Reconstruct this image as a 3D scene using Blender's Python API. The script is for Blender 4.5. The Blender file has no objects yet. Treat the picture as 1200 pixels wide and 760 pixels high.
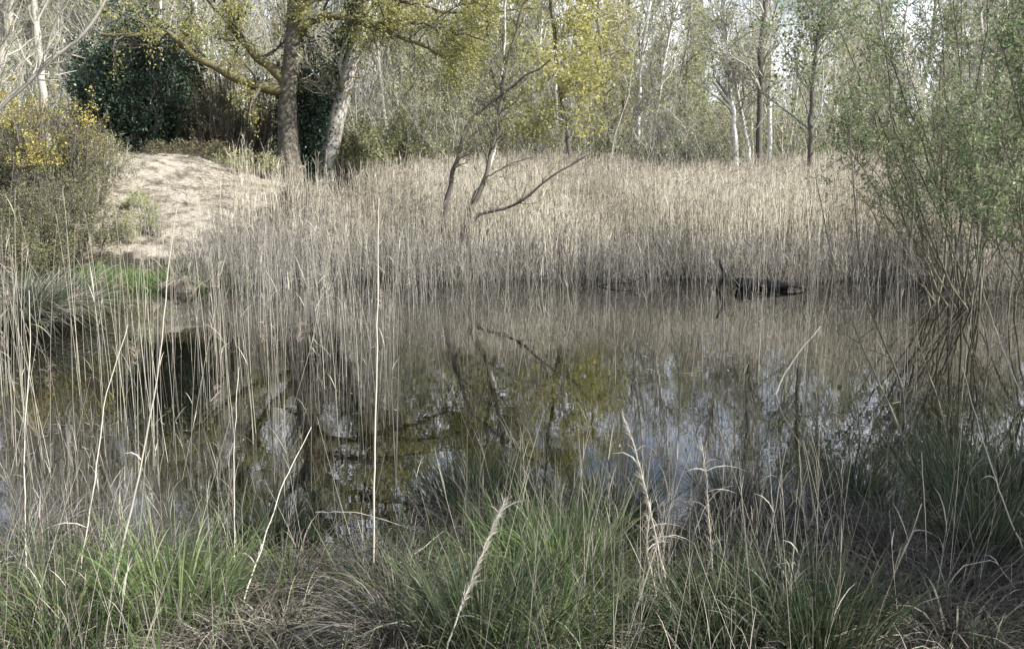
import bpy, math, random
import numpy as np

# ------------------------------------------------------------------ camera, sky, sun, exposure
C = bpy.context.scene
COL = C.collection
PITCH = math.radians(9.73)
CAMZ = 2.2
FPX = 1167.0
cam_d = bpy.data.cameras.new("camera"); cam = bpy.data.objects.new("camera", cam_d)
COL.objects.link(cam)
cam.location = (0, 0, CAMZ); cam.rotation_euler = (math.pi/2 - PITCH, 0, 0)
cam_d.sensor_width = 36; cam_d.lens = 36*FPX/1200
cam_d.clip_start = 0.05; cam_d.clip_end = 3000
C.camera = cam

SUN_EL, SUN_AZ = math.radians(43), math.radians(112)     # azimuth clockwise from +Y (view direction)
W = bpy.data.worlds.new("World"); C.world = W; W.use_nodes = True
nt = W.node_tree; nt.nodes.clear()
def N(nt, t, **k):
    n = nt.nodes.new(t)
    for a, b in k.items(): setattr(n, a, b)
    return n
sky = N(nt, 'ShaderNodeTexSky', sky_type='NISHITA', sun_disc=False, sun_elevation=SUN_EL, sun_rotation=SUN_AZ,
        air_density=1.0, dust_density=1.5, ozone_density=1.0)
bg = N(nt, 'ShaderNodeBackground'); bg.inputs[1].default_value = 0.062
wo = N(nt, 'ShaderNodeOutputWorld')
tc = N(nt, 'ShaderNodeTexCoord'); mp = N(nt, 'ShaderNodeMapping'); mp.inputs['Scale'].default_value = (1, 1, 2.6)
nz = N(nt, 'ShaderNodeTexNoise'); nz.inputs['Scale'].default_value = 3.2; nz.inputs['Detail'].default_value = 7
cr = N(nt, 'ShaderNodeValToRGB'); cr.color_ramp.elements[0].position = .34; cr.color_ramp.elements[1].position = .56
mx = N(nt, 'ShaderNodeMixRGB'); mx.inputs[2].default_value = (16.5, 17.2, 19.4, 1)
nt.links.new(tc.outputs['Generated'], mp.inputs[0]); nt.links.new(mp.outputs[0], nz.inputs[0])
sx = N(nt, 'ShaderNodeSeparateXYZ'); mr = N(nt, 'ShaderNodeMapRange'); mu = N(nt, 'ShaderNodeMath', operation='MULTIPLY')   # clouds faded overhead to cut fill light, kept low for bright reflections
mr.inputs[1].default_value = .34; mr.inputs[2].default_value = .55; mr.inputs[3].default_value = 1; mr.inputs[4].default_value = .05
nt.links.new(tc.outputs['Generated'], sx.inputs[0]); nt.links.new(sx.outputs[2], mr.inputs[0])
nt.links.new(nz.outputs[0], cr.inputs[0]); nt.links.new(cr.outputs[0], mu.inputs[0]); nt.links.new(mr.outputs[0], mu.inputs[1]); nt.links.new(mu.outputs[0], mx.inputs[0])
nt.links.new(sky.outputs[0], mx.inputs[1]); nt.links.new(mx.outputs[0], bg.inputs[0]); nt.links.new(bg.outputs[0], wo.inputs[0])
sd = bpy.data.lights.new("sun", 'SUN'); so = bpy.data.objects.new("sun", sd); COL.objects.link(so)
sd.energy = 5.0; sd.angle = math.radians(0.5); sd.color = (1, .98, .95)
from mathutils import Vector
SD = Vector((math.sin(SUN_AZ)*math.cos(SUN_EL), math.cos(SUN_AZ)*math.cos(SUN_EL), math.sin(SUN_EL)))
so.rotation_euler = SD.to_track_quat('Z', 'Y').to_euler()
C.view_settings.view_transform = 'Standard'; C.view_settings.look = 'None'
C.view_settings.exposure = 1.22; C.view_settings.gamma = 1
C.render.engine = 'CYCLES'
C.cycles.max_bounces = 4; C.cycles.diffuse_bounces = 2; C.cycles.glossy_bounces = 2; C.cycles.transmission_bounces = 3
C.cycles.use_denoising = True; C.cycles.use_adaptive_sampling = True; C.cycles.adaptive_threshold = .025
try: C.cycles.denoiser = 'OPENIMAGEDENOISE'
except Exception: pass

# ------------------------------------------------------------------ helpers
rng = np.random.default_rng(7)
def at(px, py, Y):
    u = (px-600)/FPX; v = (380-py)/FPX
    dy = math.cos(PITCH)+v*math.sin(PITCH); dz = -math.sin(PITCH)+v*math.cos(PITCH)
    s = Y/dy
    return np.array((u*s, Y, CAMZ+dz*s))
def ground_at(px, py, y0=6., y1=40.):          # where the sight line first meets the ground
    Y = np.linspace(y0, y1, 700); P = np.array([at(px, py, q) for q in Y]); g_ = height(P[:, 0], P[:, 1]); i = int(np.argmax(P[:, 2] <= g_)); return P[i]
def path(*p):                       # (px, py, Y) triples -> world points
    return np.array([at(*q) for q in p])
def nrm(v): return v/np.maximum(np.linalg.norm(v, axis=-1, keepdims=True), 1e-9)
def sm(t): t = np.clip(t, 0, 1); return t*t*(3-2*t)

def near_shore(x): return 5.6 + .30*np.sin(x*1.3+.6) + .22*np.sin(x*2.9+2) - .35*sm((-x-1.0)/1.2) + .9*sm((x-2.2)/1.5)
def far_shore(x): return 17.9 + .25*np.sin(x*.9) + .12*np.sin(x*2.3+1) - 1.6*sm((-x-4.0)/1.5) - 1.6*sm((x-6.2)/2)
def height(x, y):
    x = np.asarray(x, float); y = np.asarray(y, float)
    yn, yf = near_shore(x), far_shore(x)
    near = .06 + .50*sm((yn-y)/6) + .03*np.sin(x*3.1)*np.sin(y*2.7)
    far = .04 + .35*sm((y-yf)/12) + .02*np.sin(x*2.1+y)
    bankx = .12 + .88*(.55*sm((-x-2.4)/3.2) + .45*sm((-x-5.2)/3.4))
    slope = .35*sm((y-yf-.8)/2.2) + .65*sm((y-yf-1.6)/7.2)
    far = far + (2.0*bankx - .15)*slope*sm((-x-1.6)/1.6) + .05*np.sin(x*1.7)*np.sin(y*1.3)*sm((y-yf-1)/3)
    far = far + 5*sm((y-62)/60) 
    bed = -.55
    a = sm((y-yn+.25)/1.1); b = sm((yf-y+.25)/1.1)
    w = a*b
    lw = sm((x+10.5)/1.6)*sm((13.5-x)/2)
    w = w*lw
    land = np.where(y > (yn+yf)/2, far, near)
    side = .35+0*x
    land = np.where((y > yn) & (y < yf), np.where(lw < .5, side*(1-lw*2)+.02, land), land)
    return land*(1-w)+bed*w

MATS = {}
def mat(name, stops, rough=.75, trans=0, noise=0, nscale=8, spec=.3, attr='tint', bump=0):
    """diffuse colours picked by a per-leaf or per-stem random value, with a little noise mixed in"""
    m = bpy.data.materials.new(name); m.use_nodes = True; t = m.node_tree
    b = t.nodes['Principled BSDF']; b.inputs['Roughness'].default_value = rough
    b.inputs['Specular IOR Level'].default_value = spec
    a = N(t, 'ShaderNodeAttribute', attribute_name=attr)
    r = N(t, 'ShaderNodeValToRGB'); els = r.color_ramp.elements
    n = len(stops)
    for i, c in enumerate(stops):
        p = i/(max(n-1, 1))
        if i < 2: e = els[i]; e.position = p
        else: e = els.new(p)
        e.color = (*c, 1)
    if n == 1: els[1].color = (*stops[0], 1)
    src = a.outputs['Fac']
    if noise:
        tx = N(t, 'ShaderNodeTexCoord'); nn = N(t, 'ShaderNodeTexNoise'); nn.inputs['Scale'].default_value = nscale; nn.inputs['Detail'].default_value = 6
        t.links.new(tx.outputs['Object'], nn.inputs[0])
        ma = N(t, 'ShaderNodeMath', operation='MULTIPLY_ADD'); ma.inputs[1].default_value = noise*2; 
        t.links.new(nn.outputs[0], ma.inputs[0])
        su = N(t, 'ShaderNodeMath', operation='SUBTRACT'); su.inputs[1].default_value = noise
        t.links.new(src, ma.inputs[2]); t.links.new(ma.outputs[0], su.inputs[0]); src = su.outputs[0]
        if bump:
            bp = N(t, 'ShaderNodeBump'); bp.inputs['Strength'].default_value = bump; bp.inputs['Distance'].default_value = .05
            t.links.new(nn.outputs[0], bp.inputs['Height']); t.links.new(bp.outputs[0], b.inputs['Normal'])
    t.links.new(src, r.inputs[0]); t.links.new(r.outputs[0], b.inputs['Base Color'])
    if trans:
        tr = N(t, 'ShaderNodeBsdfTranslucent'); mi = N(t, 'ShaderNodeMixShader'); mi.inputs[0].default_value = trans
        t.links.new(r.outputs[0], tr.inputs[0]); t.links.new(b.outputs[0], mi.inputs[1]); t.links.new(tr.outputs[0], mi.inputs[2])
        t.links.new(mi.outputs[0], t.nodes['Material Output'].inputs[0])
    MATS[name] = m
    return m

class MB:
    """collects numpy geometry, builds one mesh"""
    def __init__(s): s.v = []; s.q = []; s.t = []; s.tint = []; s.n = 0
    def add(s, v, f, tint):
        v = np.asarray(v, float).reshape(-1, 3); f = np.asarray(f, int)
        s.v.append(v); (s.q if f.shape[1] == 4 else s.t).append(f+s.n)
        s.tint.append(np.broadcast_to(np.asarray(tint, float).ravel(), (len(v),)) if np.size(tint) in (1, len(v)) else tint)
        s.n += len(v); return s
    def tubes(s, P, R, sides=4, tint=None):
        """P (n,k,3) R (n,k)"""
        P = np.asarray(P, float); R = np.asarray(R, float)
        if P.ndim == 2: P = P[None]; R = R[None]
        n, k, _ = P.shape
        T = np.empty_like(P); T[:, 1:-1] = P[:, 2:]-P[:, :-2]; T[:, 0] = P[:, 1]-P[:, 0]; T[:, -1] = P[:, -1]-P[:, -2]
        T = nrm(T)
        mt = nrm(T.mean(1)); ref = np.where(np.abs(mt[:, 2:3]) > .8, np.array([[1., .1, 0]]), np.array([[.05, .1, 1.]]))
        A = nrm(np.cross(T, ref[:, None, :])); B = np.cross(T, A)
        th = np.arange(sides)*2*math.pi/sides
        V = P[:, :, None]+R[:, :, None, None]*(A[:, :, None]*np.cos(th)[None, None, :, None]+B[:, :, None]*np.sin(th)[None, None, :, None])
        i = np.arange(n)[:, None, None]*k*sides; j = np.arange(k-1)[None, :, None]*sides; l = np.arange(sides)[None, None, :]; l2 = (l+1) % sides
        F = np.stack([i+j+l, i+j+l2, i+j+sides+l2, i+j+sides+l], -1).reshape(-1, 4)
        if tint is None: tint = rng.random(n)
        tint = np.broadcast_to(tint, (n,))
        s.add(V, F, np.repeat(tint, k*sides)); return s
    def leaves(s, pos, size, aspect=.55, tint=None, droop=None, dirs=None):
        n = len(pos)
        d = nrm(rng.normal(size=(n, 3))) if dirs is None else nrm(dirs+rng.normal(size=(n, 3))*.45)
        if droop is not None: d[:, 2] -= droop; d = nrm(d)
        a = nrm(np.cross(d, nrm(rng.normal(size=(n, 3)))))
        L = (size*(.6+.8*rng.random(n)))[:, None]
        b = np.cross(d, a)
        V = np.stack([pos, pos+d*L*.5+a*L*aspect*.5+b*L*.08, pos+d*L, pos+d*L*.5-a*L*aspect*.5+b*L*.08], 1)
        F = (np.arange(n)*4)[:, None]+np.arange(4)[None]
        if tint is None: tint = rng.random(n)
        s.add(V, F, np.repeat(tint, 4)); return s
    def blades(s, base, dirs, length, width, droop, k=5, tint=None, side=None):
        """curved tapering strips; base (n,3), dirs (n,3) unit, droop = how far the tip falls"""
        n = len(base); t = np.linspace(0, 1, k)[None, :, None]
        L = np.asarray(length)[:, None, None]; dr = np.asarray(droop)[:, None, None]
        h = dirs.copy(); h[:, 2] = 0; h = nrm(h+1e-4)[:, None]
        P = base[:, None]+dirs[:, None]*L*(t-.12*dr*t*t)+h*L*dr*.35*t*t - np.array([0, 0, 1.])*L*dr*.62*t**2.2
        if side is None: side = nrm(rng.normal(size=(n, 3))*np.array([1, 1, .15]))
        a = nrm(np.cross(dirs, side))[:, None]
        w = np.asarray(width)[:, None, None]*.5*np.clip(np.where(t < .3, .6+1.3*t, 1.0*(1-((t-.3)/.7)**1.6)+.03), .03, 1)
        V = np.stack([P-a*w, P+a*w], 2)
        i = np.arange(n)[:, None]*k*2; j = np.arange(k-1)[None]*2
        F = np.stack([i+j, i+j+1, i+j+3, i+j+2], -1).reshape(-1, 4)
        if tint is None: tint = rng.random(n)
        s.add(V, F, np.repeat(tint, k*2)); return s
    def build(s, name, m, parent=None, loc=(0, 0, 0), smooth=False, local=False):
        V = np.concatenate(s.v); 
        if not local: V = V-np.asarray(loc, float)
        me = bpy.data.meshes.new(name)
        q = np.concatenate(s.q) if s.q else np.zeros((0, 4), int); t = np.concatenate(s.t) if s.t else np.zeros((0, 3), int)
        me.vertices.add(len(V)); me.vertices.foreach_set('co', V.astype(np.float32).ravel())
        loops = np.concatenate([q.ravel(), t.ravel()]); me.loops.add(len(loops)); me.loops.foreach_set('vertex_index', loops.astype(np.int32))
        npoly = len(q)+len(t); me.polygons.add(npoly)
        st = np.concatenate([np.arange(len(q))*4, len(q)*4+np.arange(len(t))*3]); 
        me.polygons.foreach_set('loop_start', st.astype(np.int32))
        me.polygons.foreach_set('loop_total', np.concatenate([np.full(len(q), 4), np.full(len(t), 3)]).astype(np.int32))
        if smooth: me.polygons.foreach_set('use_smooth', np.ones(npoly, bool))
        me.update(calc_edges=True)
        at_ = me.attributes.new('tint', 'FLOAT', 'POINT'); at_.data.foreach_set('value', np.concatenate(s.tint).astype(np.float32))
        me.materials.append(MATS[m] if isinstance(m, str) else m)
        o = bpy.data.objects.new(name, me); COL.objects.link(o)
        if parent is not None: o.parent = parent
        else: o.location = loc
        return o

def tag(o, label=None, cat=None, group=None, kind=None):
    if label: o['label'] = label
    if cat: o['category'] = cat
    if group: o['group'] = group
    if kind: o['kind'] = kind
    return o
def thing(name, label, cat, loc, group=None):
    o = bpy.data.objects.new(name, None); COL.objects.link(o); o.empty_display_size = .2
    o.location = tuple(float(c) for c in loc)
    return tag(o, label, cat, group)
def dup(root, loc, rz, sc=1.0, label=None):
    r = root.copy(); COL.objects.link(r); r.location = tuple(float(c) for c in loc); r.rotation_euler = (0, 0, rz); r.scale = (sc, sc, sc)
    if label: r['label'] = label
    for ch in list(root.children):
        c = ch.copy(); COL.objects.link(c); c.parent = r
    return r

def resample(P, k, wob=0.):
    P = np.asarray(P, float); d = np.r_[0, np.cumsum(np.linalg.norm(np.diff(P, axis=0), axis=1))]; d /= d[-1]
    t = np.linspace(0, 1, k)
    # smooth (Catmull-like) by oversampling and averaging
    Q = np.stack([np.interp(t, d, P[:, i]) for i in range(3)], 1)
    Q2 = Q.copy(); Q2[1:-1] = .25*Q[:-2]+.5*Q[1:-1]+.25*Q[2:]
    if wob: Q2[1:-1] += rng.normal(size=(k-2, 3))*wob
    return Q2
def children(P, R, n, length, ang=(35, 70), t0=.2, t1=1., up=.15, k=5, wig=.25, rfac=.5, rtip=.15, shrink=.6, rmin=.002, droop=0.):
    """grow n child branches off the branches P (m,k,3), R (m,k)"""
    m, kk, _ = P.shape
    pl = np.linalg.norm(np.diff(P, axis=1), axis=2).sum(1)
    idx = rng.choice(m, n, p=pl/pl.sum()); t = t0+(t1-t0)*rng.random(n)
    f = t*(kk-1); i0 = np.minimum(f.astype(int), kk-2); fr = (f-i0)[:, None]
    p0 = P[idx, i0]*(1-fr)+P[idx, i0+1]*fr; T = nrm(P[idx, i0+1]-P[idx, i0])
    r0 = (R[idx, i0]*(1-fr[:, 0])+R[idx, i0+1]*fr[:, 0])
    a = np.radians(ang[0]+(ang[1]-ang[0])*rng.random(n))[:, None]
    perp = nrm(np.cross(T, nrm(rng.normal(size=(n, 3)))))
    d = nrm(T*np.cos(a)+perp*np.sin(a)+np.array([0, 0, up]))
    L = length*(.5+.8*rng.random(n))*(1-shrink*t)
    Q = np.empty((n, k, 3)); Q[:, 0] = p0
    for j in range(1, k):
        d = nrm(d+rng.normal(size=(n, 3))*wig+np.array([0, 0, up*.4-droop*j/k]))
        Q[:, j] = Q[:, j-1]+d*(L/(k-1))[:, None]
    rr = np.maximum(r0*rfac, rmin)
    tt = np.linspace(0, 1, k)[None]
    return Q, np.maximum(rr[:, None]*(1-(1-rtip)*tt), rmin*.6)
def on(P, n, t0=.3, t1=1., jit=.03):
    m, kk, _ = P.shape; idx = rng.integers(0, m, n); t = t0+(t1-t0)*rng.random(n); f = t*(kk-1); i0 = np.minimum(f.astype(int), kk-2); fr = (f-i0)[:, None]
    return P[idx, i0]*(1-fr)+P[idx, i0+1]*fr+rng.normal(size=(n, 3))*jit
def taper(r0, r1, k, p=1.): return r0+(r1-r0)*np.linspace(0, 1, k)**p

# ------------------------------------------------------------------ materials
mat('oak_bark', [(.035, .03, .023), (.09, .08, .06), (.21, .19, .155)], .9, noise=.9, nscale=9, bump=1)
mat('mossy_bark', [(.04, .036, .022), (.15, .135, .065)], .9, noise=.8, nscale=4, bump=.7)
mat('pale_bark', [(.19, .17, .13), (.60, .56, .48)], .85, noise=.5, nscale=3, bump=.4)
mat('birch_bark', [(.07, .06, .05), (.40, .38, .34), (.66, .64, .60), (.72, .70, .66)], .7, noise=.6, nscale=3.5, bump=.3)
mat('dark_bark', [(.055, .048, .04), (.13, .115, .095)], .9, noise=.4, nscale=6, bump=.5)
mat('sallow_bark', [(.09, .085, .06), (.19, .17, .12)], .85, noise=.4, nscale=6)
mat('twig_grey', [(.20, .19, .155), (.34, .32, .265), (.46, .44, .375)], .85)
mat('twig_pale', [(.27, .25, .20), (.42, .39, .32)], .85)
mat('leaf_oak', [(.27, .27, .08), (.40, .38, .13), (.24, .26, .09)], .6, trans=.45)
mat('leaf_gold', [(.36, .34, .10), (.43, .40, .14), (.30, .31, .11)], .6, trans=.45)
mat('leaf_sallow', [(.11, .155, .07), (.18, .235, .105), (.26, .31, .15)], .55, trans=.4)
mat('leaf_scrub', [(.23, .27, .10), (.36, .38, .16), (.42, .41, .21)], .65, trans=.4)
mat('leaf_holly', [(.018, .04, .02), (.035, .068, .034), (.06, .10, .055)], .42, trans=.05, spec=.5)
mat('leaf_gorse', [(.10, .115, .055), (.17, .175, .08), (.26, .235, .12)], .7, trans=.2)
mat('gorse_flower', [(.50, .42, .09), (.60, .52, .18)], .6, trans=.4)
mat('leaf_brown', [(.10, .08, .045), (.16, .13, .07), (.11, .12, .06)], .7, trans=.2)
mat('leaf_pale', [(.33, .38, .13), (.42, .45, .18)], .6, trans=.45)
mat('reed', [(.24, .215, .16), (.38, .345, .26), (.54, .495, .385), (.68, .635, .51)], .6, trans=.2, spec=.3)
mat('reed_pale', [(.50, .45, .36), (.64, .59, .49)], .6, trans=.2)
mat('reed_dull', [(.13, .12, .10), (.24, .22, .185), (.38, .355, .30)], .7, trans=.15)
mat('stalk', [(.09, .08, .065), (.20, .185, .15), (.34, .315, .25), (.58, .53, .43)], .65, trans=.2)
mat('plume', [(.20, .165, .13), (.32, .27, .21)], .8, trans=.3)
mat('seed_head', [(.46, .42, .34), (.60, .56, .47)], .8, trans=.3)
mat('grass_green', [(.03, .055, .016), (.055, .095, .028), (.10, .15, .048), (.22, .22, .11)], .5, trans=.35)
mat('grass_bright', [(.09, .145, .045), (.15, .21, .075), (.26, .31, .15)], .5, trans=.4)
mat('grass_dark', [(.022, .036, .018), (.042, .062, .03), (.075, .105, .048), (.17, .165, .10)], .5, trans=.25)
mat('grass_dead', [(.055, .048, .035), (.11, .10, .075), (.22, .20, .15), (.42, .385, .30)], .65, trans=.25)
mat('grass_purple', [(.045, .038, .034), (.09, .08, .07), (.20, .18, .155)], .65, trans=.2)
mat('wet_wood', [(.012, .011, .010), (.03, .027, .023)], .5, noise=.5, nscale=9, bump=.8)

# ground
def ground_mat():
    m = bpy.data.materials.new('ground'); m.use_nodes = True; t = m.node_tree; b = t.nodes['Principled BSDF']; b.inputs['Roughness'].default_value = .95
    b.inputs['Specular IOR Level'].default_value = .15
    tx = N(t, 'ShaderNodeTexCoord')
    n1 = N(t, 'ShaderNodeTexNoise'); n1.inputs['Scale'].default_value = 2.2; n1.inputs['Detail'].default_value = 9; n1.inputs['Roughness'].default_value = .7
    n2 = N(t, 'ShaderNodeTexNoise'); n2.inputs['Scale'].default_value = 14; n2.inputs['Detail'].default_value = 8; n2.inputs['Roughness'].default_value = .75
    for n in (n1, n2): t.links.new(tx.outputs['Object'], n.inputs[0])
    sand = N(t, 'ShaderNodeValToRGB'); e = sand.color_ramp.elements; e[0].position = .34; e[0].color = (.27, .20, .14, 1); e[1].position = .66; e[1].color = (.55, .50, .41, 1); k = e.new(.50); k.color = (.42, .375, .30, 1)
    soil = N(t, 'ShaderNodeValToRGB'); e = soil.color_ramp.elements; e[0].position = .3; e[0].color = (.022, .019, .013, 1); e[1].position = .7; e[1].color = (.12, .105, .078, 1)
    mxn = N(t, 'ShaderNodeMixRGB'); mxn.inputs[0].default_value = .55
    t.links.new(n1.outputs[0], mxn.inputs[1]); t.links.new(n2.outputs[0], mxn.inputs[2])
    t.links.new(mxn.outputs[0], sand.inputs[0]); t.links.new(mxn.outputs[0], soil.inputs[0])
    a = N(t, 'ShaderNodeAttribute', attribute_name='tint')
    # ragged edge between sand and litter
    ma = N(t, 'ShaderNodeMath', operation='ADD'); mb = N(t, 'ShaderNodeMapRange'); mb.inputs[1].default_value = .95; mb.inputs[2].default_value = 1.15
    t.links.new(a.outputs['Fac'], ma.inputs[0]); t.links.new(n1.outputs[0], ma.inputs[1]); t.links.new(ma.outputs[0], mb.inputs[0])
    mi = N(t, 'ShaderNodeMixRGB'); t.links.new(mb.outputs[0], mi.inputs[0]); t.links.new(soil.outputs[0], mi.inputs[1]); t.links.new(sand.outputs[0], mi.inputs[2])
    t.links.new(mi.outputs[0], b.inputs['Base Color'])
    bp = N(t, 'ShaderNodeBump'); bp.inputs['Strength'].default_value = 1; bp.inputs['Distance'].default_value = .2
    t.links.new(mxn.outputs[0], bp.inputs['Height']); t.links.new(bp.outputs[0], b.inputs['Normal'])
    return m
xs = np.r_[np.array([-600, -300, -150, -80, -50, -35, -26, -20, -16]), np.arange(-13, 15.01, .12), np.array([17, 20, 26, 35, 50, 80, 150, 300, 600])]
ys = np.r_[np.array([-200, -80, -30, -12, -5, -2]), np.arange(-.5, 30, .12), np.array([31, 33, 36, 40, 45, 50, 56, 62, 70, 80, 95, 115, 140, 200, 350, 700, 1200])]
X, Y = np.meshgrid(xs, ys); Z = height(X, Y)
bk = sm((-X-4.5)/1.5)*sm((Y-far_shore(X)-1.3)/.9)*sm((28-Y)/3)*sm((11.5+X)/1.0)
Z = Z+bk*(.05*np.sin(X*1.9+Y*.8)*np.sin(Y*1.3+X*.4)+rng.normal(size=X.shape)*.014)
ny, nx = X.shape; ii = (np.arange(ny-1)[:, None]*nx+np.arange(nx-1)[None]).ravel()
g = MB(); g.add(np.stack([X, Y, Z], -1), np.stack([ii, ii+1, ii+nx+1, ii+nx], -1), (bk*.62*sm((26.3-Y)/1.2)).ravel())
go = g.build('ground', ground_mat(), smooth=True); tag(go, kind='structure')

# water
def water_mat():
    m = bpy.data.materials.new('water'); m.use_nodes = True; t = m.node_tree; b = t.nodes['Principled BSDF']
    b.inputs['Base Color'].default_value = (.004, .004, .0025, 1); b.inputs['Roughness'].default_value = .005; b.inputs['IOR'].default_value = 1.85
    tx = N(t, 'ShaderNodeTexCoord')
    n1 = N(t, 'ShaderNodeTexNoise'); n1.inputs['Scale'].default_value = 2.0; n1.inputs['Detail'].default_value = 4
    mpp = N(t, 'ShaderNodeMapping'); mpp.inputs['Scale'].default_value = (1, 1.8, 1)
    t.links.new(tx.outputs['Object'], mpp.inputs[0]); t.links.new(mpp.outputs[0], n1.inputs[0])
    bp = N(t, 'ShaderNodeBump'); bp.inputs['Strength'].default_value = .05; bp.inputs['Distance'].default_value = .012
    t.links.new(n1.outputs[0], bp.inputs['Height']); t.links.new(bp.outputs[0], b.inputs['Normal'])
    return m
wx = np.linspace(-14, 16, 31); wy = np.linspace(3, 20, 18); X, Y = np.meshgrid(wx, wy)
ny, nx = X.shape; ii = (np.arange(ny-1)[:, None]*nx+np.arange(nx-1)[None]).ravel()
w = MB(); w.add(np.stack([X, Y, 0*X], -1), np.stack([ii, ii+1, ii+nx+1, ii+nx], -1), 0.)
tag(w.build('water', water_mat(), smooth=True), kind='structure')

# ------------------------------------------------------------------ trees
def hz(p): return float(height(p[0], p[1]))

def oak():
    base = at(338, 222, 27); base[2] = hz(base)-.1
    r = thing('oak_tree', 'stout oak with mossy spreading limbs and yellow young leaves above the sand bank', 'tree', base)
    tr = resample(np.vstack([base, path((338, 200, 27), (337, 160, 27), (336, 110, 27), (343, 60, 27), (345, 20, 27), (346, -40, 27.2), (352, -110, 27.3), (346, -180, 27.5), (350, -240, 27.5))]), 26, .015)
    trr = taper(.29, .07, 26); trr[0] = .42; trr[1] = .34; trr *= 1+rng.normal(size=26)*.03
    MB().tubes(tr, trr, 14, .5).build('trunk', 'oak_bark', r, base, True)
    limbs = [
        (path((336, 106, 27), (318, 106, 26.9), (290, 95, 26.6), (262, 84, 26.2), (238, 72, 25.9), (222, 54, 25.7), (205, 42, 25.5), (180, 37, 25.3), (155, 42, 25.1), (118, 40, 25)), .17, .04),
        (path((337, 100, 27), (318, 80, 26.9), (296, 64, 26.7), (280, 45, 26.5), (268, 22, 26.3), (262, -8, 26), (244, -50, 26), (236, -110, 26)), .16, .05),
        (path((277, 38, 26.5), (262, 18, 26.2), (245, 2, 26), (228, -25, 25.8), (200, -50, 25.5)), .10, .03),
        (path((346, 45, 27), (356, 27, 27), (375, 18, 27), (400, 20, 26.8), (432, 28, 26.6), (455, 40, 26.5), (480, 47, 26.4), (510, 62, 26.2), (525, 66, 26)), .14, .03),
        (path((440, 30, 26.6), (470, 22, 26.3), (500, 30, 26), (540, 38, 25.8), (575, 50, 25.6)), .08, .02),
        (path((346, -20, 27.2), (380, -50, 27.5), (430, -70, 28), (490, -85, 28.2), (560, -80, 28.5)), .14, .03),
        (path((346, -10, 27.2), (320, -50, 27.8), (280, -100, 28.2), (230, -140, 28.4), (180, -160, 28.6)), .14, .03),
        (path((350, -90, 27.3), (390, -150, 27.3), (450, -190, 27), (500, -230, 27)), .11, .02),
        (path((346, 5, 27.2), (385, -5, 27), (440, -8, 26.7), (500, 8, 26.4), (560, 20, 26.2), (610, 10, 26)), .10, .02),
        (path((345, -60, 27.2), (340, -110, 26.5), (330, -150, 25.5), (320, -200, 25)), .10, .02),
        (path((348, -140, 27.5), (300, -190, 27.7), (260, -240, 28)), .09, .02),
    ]
    PP, RR = [resample(tr[6:], 16)], [np.full(16, .10)]
    for i, (p, a, b) in enumerate(limbs):
        q = resample(p, 16, .03); q[0] = p[0]; rr = taper(a, b, 16, .8)
        MB().tubes(q, rr, 9, .7).build('limb', 'mossy_bark' if i in (0, 1, 3) else 'oak_bark', r, base, True)
        PP.append(q); RR.append(rr)
    P = np.array(PP); R = np.array(RR)
    P1, R1 = children(P, R, 190, 2.2, (30, 75), .12, 1, .2, 6, .3, .40, .2)
    P2, R2 = children(P1, R1, 1300, .95, (25, 70), .1, 1, .1, 5, .3, .5, .2, rmin=.006)
    P3, R3 = children(P2, R2, 5600, .45, (25, 70), .1, 1, .05, 4, .25, .5, .3, rmin=.004)
    MB().tubes(P1, R1, 5).tubes(P2, R2, 4).tubes(P3, R3, 3).build('twigs', 'dark_bark', r, base, True)
    m = MB(); pos = on(P3, 74000, .1, 1, .10)
    keep = np.sin(pos[:, 0]*1.9+1)*np.sin(pos[:, 2]*2.3)+rng.normal(size=len(pos))*.5 > -.35
    pos = pos[keep]; m.leaves(pos, np.full(len(pos), .066), .6)
    m.build('foliage', 'leaf_oak', r, base)
oak()

def leaning():
    base = at(380, 222, 28); base[2] = hz(base)-.1
    r = thing('ivy_clad_tree', 'pale barked tree leaning right beside the oak, its left side wrapped in ivy', 'tree', base)
    tr = resample(np.vstack([base, path((386, 180, 28), (393, 145, 28), (402, 110, 28), (412, 70, 28), (422, 35, 28), (432, -10, 28), (440, -80, 28.3), (452, -150, 28.5))]), 20, .01)
    rr = taper(.25, .10, 20, 1.2)
    MB().tubes(tr, rr, 12, .6).build('trunk', 'pale_bark', r, base, True)
    P, R = tr[None], rr[None]
    P1, R1 = children(P, R, 30, 2.2, (35, 75), .25, 1, .1, 6, .25, .3, .2)
    P2, R2 = children(P1, R1, 240, .9, (30, 70), .1, 1, .05, 5, .3, .5, .2, rmin=.006)
    P3, R3 = children(P2, R2, 700, .4, (25, 60), .1, 1, .05, 4, .2, .5, .3, rmin=.004)
    MB().tubes(P1, R1, 5).tubes(P2, R2, 4).tubes(P3, R3, 3).build('twigs', 'twig_grey', r, base, True)
    pos = on(P3, 1500, .3, 1, .08); MB().leaves(pos, np.full(len(pos), .09), .6).build('foliage', 'leaf_oak', r, base)
    # ivy clinging to its left side and lower trunk
    n = 5200; t = rng.random(n)**1.2*.62; i = (t*19).astype(int); c = tr[i]+(tr[np.minimum(i+1, 19)]-tr[i])*(t*19-i)[:, None]
    a = rng.normal(math.pi, .75, n); rad = .22+.33*np.abs(rng.normal(size=n))*(1.25-t)
    pos = c+np.stack([np.cos(a)*rad, np.sin(a)*rad-.1, rng.normal(size=n)*.1], -1)
    MB().leaves(pos, np.full(n, .075), .8, droop=.4).build('ivy', 'leaf_holly', r, base)
leaning()

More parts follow.
